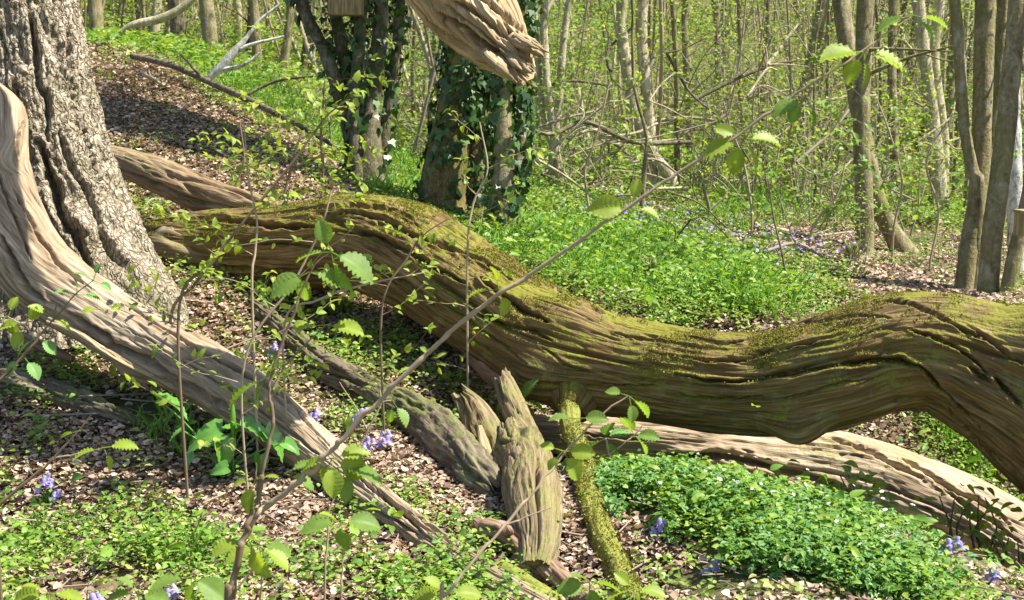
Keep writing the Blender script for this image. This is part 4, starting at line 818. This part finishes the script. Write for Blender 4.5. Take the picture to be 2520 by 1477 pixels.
# bluebell haze behind the log
flowers('bluebell_haze', 'scattered bluebells among the green plants behind the great log', 'bell', 14000, 7, 16, .032, [(1750,620,330,70,.15,.5),(2000,660,200,50,.1,.4),(1500,560,200,60,0,.4),(250,240,60,200,0,.2),(2400,560,200,50,0,.4),(700,200,100,40,0,.4)], (.12, .3), tpl=LF_OVATE)

# ------------------------------------------------------------------ single plants
def bluebell(px, py, label, hpx=110, n=7, size=.016, d=None):
    g, dg = ground_hit(px, py + hpx); p0 = g; h = (hpx) * dg / F
    rs = np.random.default_rng(int(px)); t = thing('bluebell', label, 'flower', p0)
    st = MB(); lean = np.array([rs.normal() * .03, rs.normal() * .02, 0])
    top_ = p0 + np.array([0, 0, h]) + lean
    tube(st, [(*p0, .0028), (*(p0 + np.array([0, 0, h * .6]) + lean * .3), .0024), (*top_, .0018), (*(top_ + np.array([.03, -.01, -.01])), .0012)], 5, 10)
    for _ in range(4):
        a_ = rs.uniform(0, 6.28); dx = np.array([math.cos(a_), math.sin(a_), 0]); v, f = BLADE
        inst(st, BLADE, [p0], orient(dx[None], np.array([[0, 0, 1.]])), np.array([[.010, h * .7, h * .8]]))
    st.build('stem', M['grass'], t, loc=p0)
    fl = MB()
    for k_ in range(n):
        f_ = k_ / n; c = top_ + np.array([.03 * (1 - f_) + rs.normal() * .010, rs.normal() * .012, -.055 * f_]); r_ = size * rs.uniform(.8, 1.1)
        a = np.linspace(0, 2*math.pi, 12, endpoint=False); rings = []
        for zz, rad in ((.0, .15), (-.25, .5), (-.9, .52), (-1.25, .62), (-1.45, .95)):
            wv = 1 + (.35 * np.cos(a * 6) if zz < -1.4 else 0); rings.append(np.stack([np.cos(a) * rad * wv, np.sin(a) * rad * wv, np.full(12, zz)], -1))
        v = np.concatenate(rings) * r_; ti = rs.uniform(-.5, .5); v[:, 0] += v[:, 2] * ti
        fl.add(v + c, grid_faces(5, 12))
    fl.build('flowers', M['bell'], t, loc=p0)
bb = [(665,838,'violet bluebell in front of the dark rotting log',90),(760,1005,'largest bluebell clump beside the pale bough, upper side',90),(850,992,'bluebell just right of the largest clump by the pale bough',90),(955,1058,'small low bluebell between pale bough and rotting log',60),(888,1082,'bluebell tucked beside the long diagonal twig',60),
 (118,1168,'bluebell at far left among dry leaves',90),(104,1215,'lower bluebell just beneath the far left one',50),(215,1452,'bluebell at the bottom left edge among green herbs',60),(385,1440,'bluebell between the bottom left herbs and the upright shoot',60),(2290,1310,'deep violet bluebell under the low sunlit log',80),(2484,1400,'bluebell at the right edge below the low log',60),(2040,1248,'bluebell in the white flowers beside the dark gap',50),
 (1598,1275,'blue bluebell in the upper anemone bank',60),(1752,1358,'blue bluebell low in the anemone bank',50),(1565,1108,'bluebell beside the leafy shoot under the great log',60),(2435,1462,'bluebell in the bottom right corner',50),(595,850,'faint bluebell left of the rotting log',70),(1880,1290,'bluebell in the middle of the anemone bank',45)]
for a, b, l, h in bb: bluebell(a, b, l, h, n=9 if a == 760 else 7, size=.018)

# glossy arum clump
g0, dg = ground_hit(560, 1180)
t = thing('arum_plant', 'clump of large glossy arrow shaped leaves beside the pale bough', 'plant', g0)
for (ax, ay, dx, dy, sz) in [(385,978,1,.30,.21),(545,1065,-1,.35,.21),(600,1060,-1.,-.5,.14),(545,1080,.2,1,.18),(590,1045,1.,.35,.21),(650,1060,.8,.9,.19),(480,1120,-.6,.9,.11),(560,1150,-1,.3,.10),(640,1120,.1,1,.11),(450,1060,-1,.6,.10),(700,1090,.9,.5,.10)]:
    m_ = MB(); p = P(ax, ay, dg - .05 - .12 * rng.random()); dv = np.array([dx, -.25, -dy * .8]) + 0
    inst(m_, LF_HEART, [p], orient(dv[None], np.array([[.5, -.4, .9]]) + rng.normal(size=(1, 3)) * .3), np.array([sz * .82]))
    tube(m_, [(*p, .004), (*(p * .5 + g0 * .5 + np.array([0, 0, .03])), .004), (*(g0 + rng.normal(size=3) * .02), .005)], 5, 8)
    m_.build('leaf', M['arum'], t, loc=g0)
m_ = MB(); p = P(572, 980, dg - .1); pb = P(574, 1080, dg - .1)
tube(m_, [(*pb, .006), (*((p + pb) / 2), .012), (*p, .003)], 8, 10); m_.build('flower_spathe', M['grass'], t, loc=g0)

# ferns
def fern(px, py, label, hpx, n=5, size=1):
    g, d = ground_hit(px, py); L = hpx * d / F; t = thing('fern', label, 'fern', g)
    for k_ in range(n):
        a_ = -2.6 + k_ * 5.2 / n + rng.normal() * .2; m_ = MB(); pts = []
        for s_ in np.linspace(0, 1, 7): pts.append((*(g + np.array([math.sin(a_) * .35 * L * s_ ** 1.5, -math.cos(a_) * .3 * L * s_ ** 1.5, L * (s_ - .25 * s_ ** 3)])), .003))
        q = tube(m_, pts, 4, 22); side = np.array([math.cos(a_), math.sin(a_), 0])
        pos = []; dr = []; sc = []
        for i in range(3, 22):
            for s_ in (-1, 1): pos.append(q[i, :3]); dr.append(side * s_ + np.array([0, 0, .35])); sc.append(L * .30 * (1 - (i / 22) ** 1.5) + .01)
        sc = np.array(sc); inst(m_, LF_SMALL, pos, orient(np.array(dr), np.tile([0., -1, .4], (len(pos), 1))), np.stack([sc * .35, sc, sc], -1))
        m_.build('frond', M['herbpale'], t, loc=g)
fern(2095, 650, 'upright fern unfurling left of the leaning tree, behind the great log', 80)
fern(1600, 700, 'pale fern in the lush green just behind the great log', 90)
fern(1400, 720, 'small fern against the upper edge of the great log', 70)
fern(1850, 690, 'fern among bluebells in the middle of the green patch', 70)

# leafy shoots in front
def cluster(parent, at, dirs, size, mat, tpl=LF_BIG, seed=0, nrm=(0, -.25, 1), name='leaf', petiole=.02):
    size = size * .86
    rs = np.random.default_rng(seed)
    for dx, dz, s_ in dirs:
        m_ = MB(); dv = np.array([dx, rs.uniform(-.5, .25), -dz]); dv /= np.linalg.norm(dv); p = at + dv * petiole
        n_ = np.array(nrm, float) + rs.normal(size=3) * .34
        inst(m_, tpl, [p], orient(dv[None], n_[None]), np.array([size * s_]))
        tube(m_, [(*at, .0012), (*((at + p) / 2), .0011), (*p, .0009)], 4, 4)
        m_.build(name, M[mat], parent, loc=parent.location)
def shoot(label, stems, clusters, mat='twig', leafm='leaf', name='hazel_shoot', cat='sapling'):
    """stems: px polylines; clusters: (px,py,d,size,[(dx,dz,scale)...])"""
    base = P(*stems[0][0][:3]); base = G(base[0], base[1]); t = thing(name, label, cat, base)
    for i, sl in enumerate(stems):
        m_ = MB(); w_ = px_pts(sl)
        kn = []                                               # nodes and slight kinks along the twig
        for j in range(len(w_) - 1):
            a_, b_ = np.array(w_[j]), np.array(w_[j + 1]); kn.append(tuple(a_ * [1, 1, 1, 1.14]))
            for f in (.12, .5, .62, .88):
                m_2 = a_ * (1 - f) + b_ * f; m_2[:3] += rng.normal(size=3) * m_2[3] * .35; m_2[3] *= 1.16 if f == .5 else .92; kn.append(tuple(m_2))
        w_ = kn + [w_[-1]]
        if i == 0: w_ = [(w_[0][0] - .02, w_[0][1] + .02, base[2] - .03, w_[0][3] * 1.25)] + w_
        tube(m_, [(*p_[:3], p_[3] * .8) for p_ in w_], 9, len(w_) * 4); m_.build('stem' if i == 0 else 'branch', M['twigpale' if (i == 1 and name == 'hazel_shoot') else mat], t, loc=base)
    bpy.context.view_layer.update()
    for k_, (a, b, d, sz, dirs, *o_) in enumerate(clusters):
        cluster(t, P(a, b, d), dirs, sz, o_[0] if o_ else leafm, seed=int(a + b), nrm=o_[1] if len(o_) > 1 else (0, -.3, 1))
D0 = 2.6
shoot('tall dark hazel shoot with a long diagonal twig reaching to the upper right', [
  [(562,1490,D0,12),(585,1390,D0,11.5),(612,1300,D0,11),(636,1230,D0,8),(648,1150,D0,6.5),(672,1040,D0,5.5),(662,950,D0,5),(685,870,D0,4.6),(715,790,D0,4),(740,720,D0,3.4),(775,650,D0,2.6),(815,620,D0,2)],
  [(618,1290,D0,8),(640,1255,D0,9),(700,1215,D0-.02,9),(760,1165,D0-.03,9),(830,1090,D0-.04,8.6),(960,955,D0-.06,8),(1100,825,D0-.08,7.4),(1230,722,D0-.1,6.8),(1350,645,D0-.12,6.2),(1500,540,D0-.14,5.6),(1650,440,D0-.16,5),(1800,345,D0-.18,4.6),(1960,230,D0-.2,4),(2090,150,D0-.22,3.3),(2200,70,D0-.22,2.6),(2245,40,D0-.22,2)],
  [(636,1230,D0,5),(645,1170,D0,4),(628,1185,D0,2.5)],
  [(672,960,D0,3.5),(700,900,D0+.02,3),(770,830,D0+.04,2.4),(800,800,D0+.05,2)],
  [(640,1250,D0,4),(632,1190,D0,3.4),(630,1140,D0,2)]],
 [(815,620,D0,.085,[(-.3,-.9,.7),(.9,.5,1.2),(-.9,.1,.8),(.2,1,.9)],'leafcool'),
  (760,670,D0,.075,[(-1,.5,1.1),(1,.25,1.2),(-.3,1,.8)],'leafcool'),
  (800,800,D0+.05,.07,[(1,.05,1.1),(-.9,0,.8)]),
  (655,930,D0,.075,[(-1,.55,1.25),(.6,-.7,.5),(-.5,.9,.8)],'leafcool'),
  (628,1180,D0,.065,[(-.9,.2,.6),(-.3,1,1.),(.7,-.2,.6)]),
  (700,1165,D0,.07,[(1,-.4,.8),(.8,.4,.9)],'leafcool'),
  (612,1330,D0,.08,[(-1,.2,.9),(.5,.9,1.)]),
  (817,1128,D0-.04,.07,[(-1,.3,.9),(1,-.2,1.),(.1,1,1.),(.9,.5,1.1),(-.4,.9,.8)],'leaf'),
  (830,1150,D0-.02,.08,[(1,.1,1.2),(.4,.9,.8)],'leafcool'),
  (1228,712,D0-.1,.055,[(-1,.1,1.),(.9,-.2,.9),(.3,1,.9),(-.2,-1,.7)]),
  (1555,508,D0-.14,.06,[(-1,.0,1.3),(1,.3,.8),(.2,-.9,.7)],'leaf',(0,-.8,.6)),
  (1828,342,D0-.18,.065,[(-1,.3,1.1),(1,.0,1.1),(.6,.9,.9),(-.3,1,.9),(-.8,-.4,.7)],'leaf'),
  (1985,240,D0-.2,.065,[(-1,.4,1.),(1,.5,1.2),(.3,1,.8),(-.6,.8,.7)],'leafcool'),
  (2125,128,D0-.22,.07,[(-1,.0,1.2),(1,.3,1.5),(-.5,.8,.8),(.15,1,.8)],'leaf'),
  (2245,38,D0-.22,.065,[(-1,.3,.9),(1,.2,.9),(.9,.8,.9)],'leafcool')])
shoot('thin pale shoot crossing the gnarled stump, lower middle', [
  [(1085,1480,2.6,5),(1150,1400,2.62,4.6),(1242,1292,2.65,5),(1330,1190,2.68,4),(1378,1130,2.7,3.6),(1440,1060,2.7,3.2),(1500,1005,2.7,2.6),(1545,975,2.7,2)],
  [(1242,1292,2.65,3.5),(1300,1270,2.65,2.4),(1355,1250,2.65,1.6)],[(1200,1340,2.64,3),(1175,1355,2.64,2.2),(1140,1360,2.64,1.4)]],
 [(1385,1110,2.7,.06,[(-.9,-.3,.6),(1,-.1,1.),(.5,.8,1.1),(-.6,.7,.6)],'leaf',(.1,-.9,.5)),
  (1420,1030,2.7,.06,[(-.9,-.1,.8),(.9,-.1,.9)],'leafcool'),
  (1548,975,2.7,.055,[(.7,.6,1.),(-.8,-.2,.7),(.2,1,.8)],'leafcool')], 'twigpale', 'leaf')
shoot('bare pale twig standing among leaves under the diagonal twig', [[(800,1400,3.2,3),(812,1250,3.2,3),(850,1160,3.2,3),(905,1060,3.2,3),(940,990,3.2,2.6),(935,960,3.2,2)],[(905,1060,3.2,2.4),(880,1010,3.2,1.8),(835,940,3.2,1.2)],[(940,990,3.2,2),(965,985,3.2,1.5)]],
 [(968,990,3.2,.06,[(.6,.7,1.),(-.2,.8,.7)],'leafcool'),(880,1010,3.2,.05,[(-.6,.8,.8)])], 'twigpale')
shoot('small low shoot with soft leaves, bottom centre left', [[(560,1480,3,3),(640,1380,3,3),(700,1340,3,2)],[(700,1340,3,2),(740,1330,3,1)]], [(838,1280,3.0,.09,[(-1,.1,1.),(1,.1,1.),(.1,.9,.7)],'leafcool'),(640,1345,2.9,.085,[(-.9,.2,.9),(.9,.5,.9)]),(470,1420,2.8,.09,[(-1,.1,1.),(.8,.4,1.),(0,1,.8)],'leafcool')], 'twigpale')
shoot('dark twig slanting up from the lower left edge with one leaf', [[(-40,1280,3,6),(60,1190,3,5),(130,1130,3,4),(190,1065,3,2.5),(225,1020,3,1.5)],[(130,1130,3,3),(200,1115,3,2),(250,1105,3,1.4)]], [(255,1102,3,.07,[(-1,.2,1.),(1,-.1,1.),(.2,.6,.7)],'leaf'),(200,1060,3,.05,[(-1,.2,.7)],'leafcool')])
shoot('leafy bramble twig with toothed leaves at the left edge', [[(-30,960,3.3,5),(40,900,3.3,4.5),(90,840,3.3,4),(130,790,3.3,3),(140,745,3.3,2)],[(90,840,3.3,3),(60,800,3.3,2),(20,780,3.3,1.5)],[(130,790,3.3,3),(190,720,3.3,2),(230,690,3.3,1.5)]],
 [(60,800,3.3,.055,[(-1,.0,1.2),(.6,-.7,1.),(-.3,.8,1.)]),(20,780,3.3,.055,[(-1,-.1,1.),(.3,-.8,.8),(.2,.9,.8)]),(125,780,3.3,.05,[(.7,.5,1.),(-.6,-.6,1.)],'leaf'),(190,725,3.3,.045,[(-1,-.3,1.),(.9,.1,1.),(.1,-1,.8)],'anem'),(230,690,3.3,.04,[(-.8,-.5,1.),(.8,.4,.9),(.3,-.9,.8)],'anem'),(90,830,3.3,.06,[(-.8,.6,1.),(.7,.6,.9)],'anem'),(60,880,3.3,.06,[(-.7,.6,1.),(.7,.7,1.)],'anem'),(250,760,3.3,.04,[(-.8,.0,.9),(.8,.1,.9)])])
for i, (a, b, d, lab) in enumerate([(1100,1460,2.9,'palmate leafy seedling at the bottom edge, left of the pale shoot'),(1450,1432,3.1,'palmate leafy seedling at the bottom edge beside the mossy support branch'),(1560,1450,3.2,'palmate leafy seedling just right of the support branch foot'),(340,1460,3.0,'soft leafy seedling in the bottom left herbs'),(120,1460,2.9,'broad leafy seedling at the bottom left corner'),(640,1340,3.0,'seedling with two drooping leaves beside the dark hazel stem'),(840,1290,3.1,'pale three leaved seedling left of the bough end')]):
    g = P(a, b + 60, d); shoot(lab, [[(a, b + 160, d, 3), (a + 4, b + 80, d, 2.5), (a, b, d, 2)]], [(a, b, d, .075, [(-1,.1,1.),(1,.05,1.),(.2,.8,.8),(-.5,-.5,.7)], ['leaf','leafcool'][i % 2])], 'twigpale', name='seedling', cat='seedling')
shoot('leafy plant growing in the gap under the great log', [[(1510,1170,5.0,4),(1500,1120,5.0,3.5),(1490,1080,5.0,3)],[(1500,1120,5.0,3),(1550,1080,5.0,2),(1580,1050,5.0,2)]], [(1490,1080,5.0,.10,[(-.8,.4,1.),(.8,-.3,1.),(.1,-.9,1.),(.5,.8,.9)],'anem'),(1560,1070,5.0,.10,[(.9,-.1,1.),(-.4,-.8,1.),(.6,.7,1.)],'leafcool'),(1530,1130,5.,.09,[(-.8,.2,1.),(.8,.1,1.)],'anem')], 'twigpale')
shoot('bright green tuft of pointed leaves behind the gnarled stump', [[(1290,1020,5.7,4),(1290,1000,5.7,3),(1290,985,5.7,2)]], [(1285,985,5.5,.12,[(-1,.0,1.),(.8,.3,1.),(.3,-.6,.9),(-.4,-.7,.9),(.4,.9,1.)],'leafcool')], 'twigpale')
# bramble clump under the low log at right
for j, (a, b, w_, lab) in enumerate([(2090,1215,150,'bramble sprig on the dark underside of the low log, middle'),(2400,1270,160,'larger bramble clump spilling over the low log at right'),(1870,1190,120,'small leafy sprig at the left of the dark gap'),(2460,1370,100,'bramble leaves in the shade near the right edge')]):
    rs2 = np.random.default_rng(900 + j); g, d = ground_hit(a, b + 60); base = P(a, b + 70, 5.15); t = thing('bramble', lab, 'bramble', base); st = MB(); lf = MB(); lv = []
    for k_ in range(7):
        x0 = a + rs2.uniform(-w_ * .5, w_ * .5); tube(st, px_pts([(x0, b + 80, 5.15, 3), (x0 + rs2.uniform(-20, 20), b + 30, 5.1, 2.6), (x0 + rs2.uniform(-40, 40), b - 20 - rs2.uniform(0, 30), 5.05, 1.6)]), 4, 8)
    nL = int(w_ * .42); pos = np.array([P(a + rs2.normal() * w_ * .42, b + rs2.normal() * 38, 5.08 + rs2.uniform(-.06, .1)) for _ in range(nL)])
    inst(lf, LF_OVATE, pos, orient(rand_dirs(nL, -.6, .3, rs2), np.array([.2, -.4, 1.]) + rs2.normal(size=(nL, 3)) * .3), rs2.uniform(.04, .08, nL))
    st.build('stems', M['twig'], t, loc=base); lf.build('foliage', M['leaf'], t, loc=base)

# thin leafing saplings in front of the great log
def sapling(label, pl, seed, size=.035, mat='twig', leafm='leaf', side=6, sl=.28, leafn=4, name='leafing_sapling'):
    rs2 = np.random.default_rng(seed); w_ = px_pts(pl); base = G(w_[0][0], w_[0][1]); t = thing(name, label, 'sapling', base)
    st = MB(); w2 = [(base[0], base[1], base[2] - .03, w_[0][3])] + w_ if w_[0][2] > base[2] else w_
    q = tube(st, w2, 7, len(w2) * 7); lf = MB(); lv = []; dr = []
    for k_ in range(side):
        i_ = int(len(q) * (.25 + .72 * k_ / max(1, side - 1))) - 1; s_ = 1 if k_ % 2 else -1; L = sl * rs2.uniform(.5, 1.2)
        p = q[i_, :3]; d = np.array([s_ * rs2.uniform(.5, 1), rs2.uniform(-.4, .4), rs2.uniform(.1, .7)]); d /= np.linalg.norm(d); pts = [(*p, max(.0012, q[i_, 3] * .5))]
        for j in range(4):
            p = p + d * L / 4; d = d + rs2.normal(size=3) * .2; d /= np.linalg.norm(d); pts.append((*p, .0011))
            for _ in range(leafn if j == 3 else max(1, leafn // 2)): lv.append(p + rs2.normal(size=3) * .012); dr.append(d * .6 + rs2.normal(size=3) * .7)
        tube(st, pts, 4, 8)
    n_ = len(lv)
    if n_: inst(lf, LF_OVATE, lv, orient(np.array(dr), np.array([.1, -.35, 1.]) + rs2.normal(size=(n_, 3)) * .35), size * rs2.uniform(.6, 1.25, n_)); lf.build('foliage', M[leafm], t, loc=base)
    st.build('stem', M[mat], t, loc=base)
sapling('dark leaning sapling crossing the left end of the great log', [(440,765,4.6,4),(520,650,4.6,4),(620,520,4.6,3.4),(720,400,4.6,3),(800,290,4.6,2),(850,250,4.6,1.5)], 1, .045, sl=.25, side=9)
sapling('upright pale stem with small leaves in front of the great log', [(620,720,4.8,3.5),(628,620,4.8,3.2),(632,540,4.8,2.8),(612,440,4.8,2.4),(600,300,4.8,1.6)], 2, .04, 'twigpale', sl=.22, side=8)
sapling('arching pale sapling with sprays of small leaves left of the dark stem cluster', [(600,900,4.5,3),(720,700,4.5,3),(790,560,4.5,2.6),(815,470,4.5,2)], 3, .04, 'twigpale', sl=.3, side=8)
sapling('dark sapling at the foot of the old tree', [(420,780,5.4,4),(480,700,5.4,4),(520,640,5.4,3),(590,560,5.4,2)], 4, .045, sl=.28, side=7)
sapling('leafy sapling rising over the left slope beside the dark stems', [(790,520,8.3,4),(795,420,8.3,4),(790,330,8.3,3),(800,200,8.3,2)], 5, .06, sl=.55, side=14, leafn=6)
sapling('yellow green leafing sapling left of the ivy stems', [(690,560,8,4),(700,480,8,4),(720,400,8,3),(740,330,8,2)], 6, .06, sl=.5, side=12, leafn=6)
sapling('dim leafing sapling in the shade of the slope', [(560,560,7.6,3),(570,480,7.6,3),(600,400,7.6,2),(590,300,7.6,2)], 7, .05, sl=.4, side=8)
sapling('slim leafing sapling before the ivy clad trunk', [(1150,640,5.6,3),(1165,500,5.6,3),(1200,420,5.6,2.4),(1180,300,5.6,1.5)], 8, .045, 'twigpale', sl=.24, side=9)
sapling('low leafy spray over the hump of the great log', [(940,760,5.2,3),(1000,640,5.2,3),(1040,580,5.2,2),(1100,540,5.2,1.5)], 9, .042, sl=.25, side=8)
sapling('soft leafy spray lying along the lower side of the great log', [(700,800,4.9,3),(780,740,4.9,3),(900,700,4.9,2.4),(1050,670,4.9,1.5)], 10, .045, 'twigpale', sl=.22, side=10)
sapling('green leafing sapling in front of the middle background, left of the leaning tree', [(1990,640,9.8,3),(2000,560,9.8,3),(2060,480,9.8,2.4),(2080,400,9.8,2)], 11, .07, 'twigpale', 'leafcool', sl=.6, side=12, leafn=6)
sapling('tall thin bare sapling with few leaves in the middle distance', [(1945,780,7.6,3),(1930,650,7.6,3),(1905,540,7.6,2.4),(1890,440,7.6,2)], 12, .03, sl=.3, side=4, leafn=1)
sapling('fresh leafy sapling before the olive trunks', [(2200,560,10,3),(2220,450,10,3),(2190,330,10,2.4),(2160,250,10,2)], 13, .07, 'twigpale', 'leafcool', sl=.7, side=14, leafn=6)
sapling('leafing sapling hanging over the middle background', [(1850,520,11,3),(1830,400,11,3),(1800,320,11,2.4),(1780,250,11,2)], 14, .07, 'twigpale', 'leaf', sl=.7, side=13, leafn=5)
sapling('leafing sapling right of the pale stem cluster', [(1450,520,10.5,3),(1440,420,10.5,3),(1470,330,10.5,2.4),(1500,200,10.5,2)], 15, .06, 'twigpale', 'leaf', sl=.6, side=12, leafn=5)
sapling('wispy sapling growing close left of the coppice', [(2290,640,9.5,3),(2310,520,9.5,3),(2280,400,9.5,2.4),(2330,300,9.5,2)], 16, .06, 'twigpale', 'leafcool', sl=.6, side=10, leafn=4)

# ------------------------------------------------------------------ nest boxes
def box_mesh(m_, c, sx, sy, sz, rot=0):
    v = np.array([[x, y, z] for x in (-1, 1) for y in (-1, 1) for z in (-1, 1)], float) * np.array([sx, sy, sz]) / 2
    c_, s_ = math.cos(rot), math.sin(rot); v = np.stack([v[:, 0] * c_ - v[:, 1] * s_, v[:, 0] * s_ + v[:, 1] * c_, v[:, 2]], -1) + c
    m_.add(v, [[0,1,3,2],[4,6,7,5],[0,4,5,1],[2,3,7,6],[0,2,6,4],[1,5,7,3]])
def nest_box(px, py, d, wd, hh, label, rot):
    p = P(px, py, d); t = thing('nest_box', label, 'nest box', p); L0 = p
    m_ = MB(); box_mesh(m_, p + np.array([0, 0, hh / 2]), wd, wd, hh, rot); m_.build('body', M['box'], t, False, loc=L0)
    m_ = MB(); box_mesh(m_, p + np.array([0, -.02, hh + .012]), wd * 1.2, wd * 1.3, .02, rot); m_.build('lid', M['box'], t, False, loc=L0)
    m_ = MB(); a = np.linspace(0, 2*math.pi, 20, endpoint=False); fx, fy = -math.sin(rot), math.cos(rot)
    c = p + np.array([0, 0, hh * .7]) - np.array([fx, fy, 0]) * (wd / 2 + .002); rg = np.stack([np.cos(a) * .016 * math.cos(rot), np.cos(a) * .016 * math.sin(rot), np.sin(a) * .016], -1)
    m_.add(np.concatenate([c + rg, c + rg * .5]), grid_faces(2, 20)); m_.build('entrance_ring', M['twig'], t, loc=L0)
nest_box(852, 38, 10.0, .28, .34, 'mossy wooden nest box high on the dark ivy stems', .1)
nest_box(2522, 580, 7.7, .10, .14, 'small wooden nest box on the coppice at the right edge', .2)
print('tris', sum(len(o.data.polygons) for o in bpy.data.objects if o.type == 'MESH'))
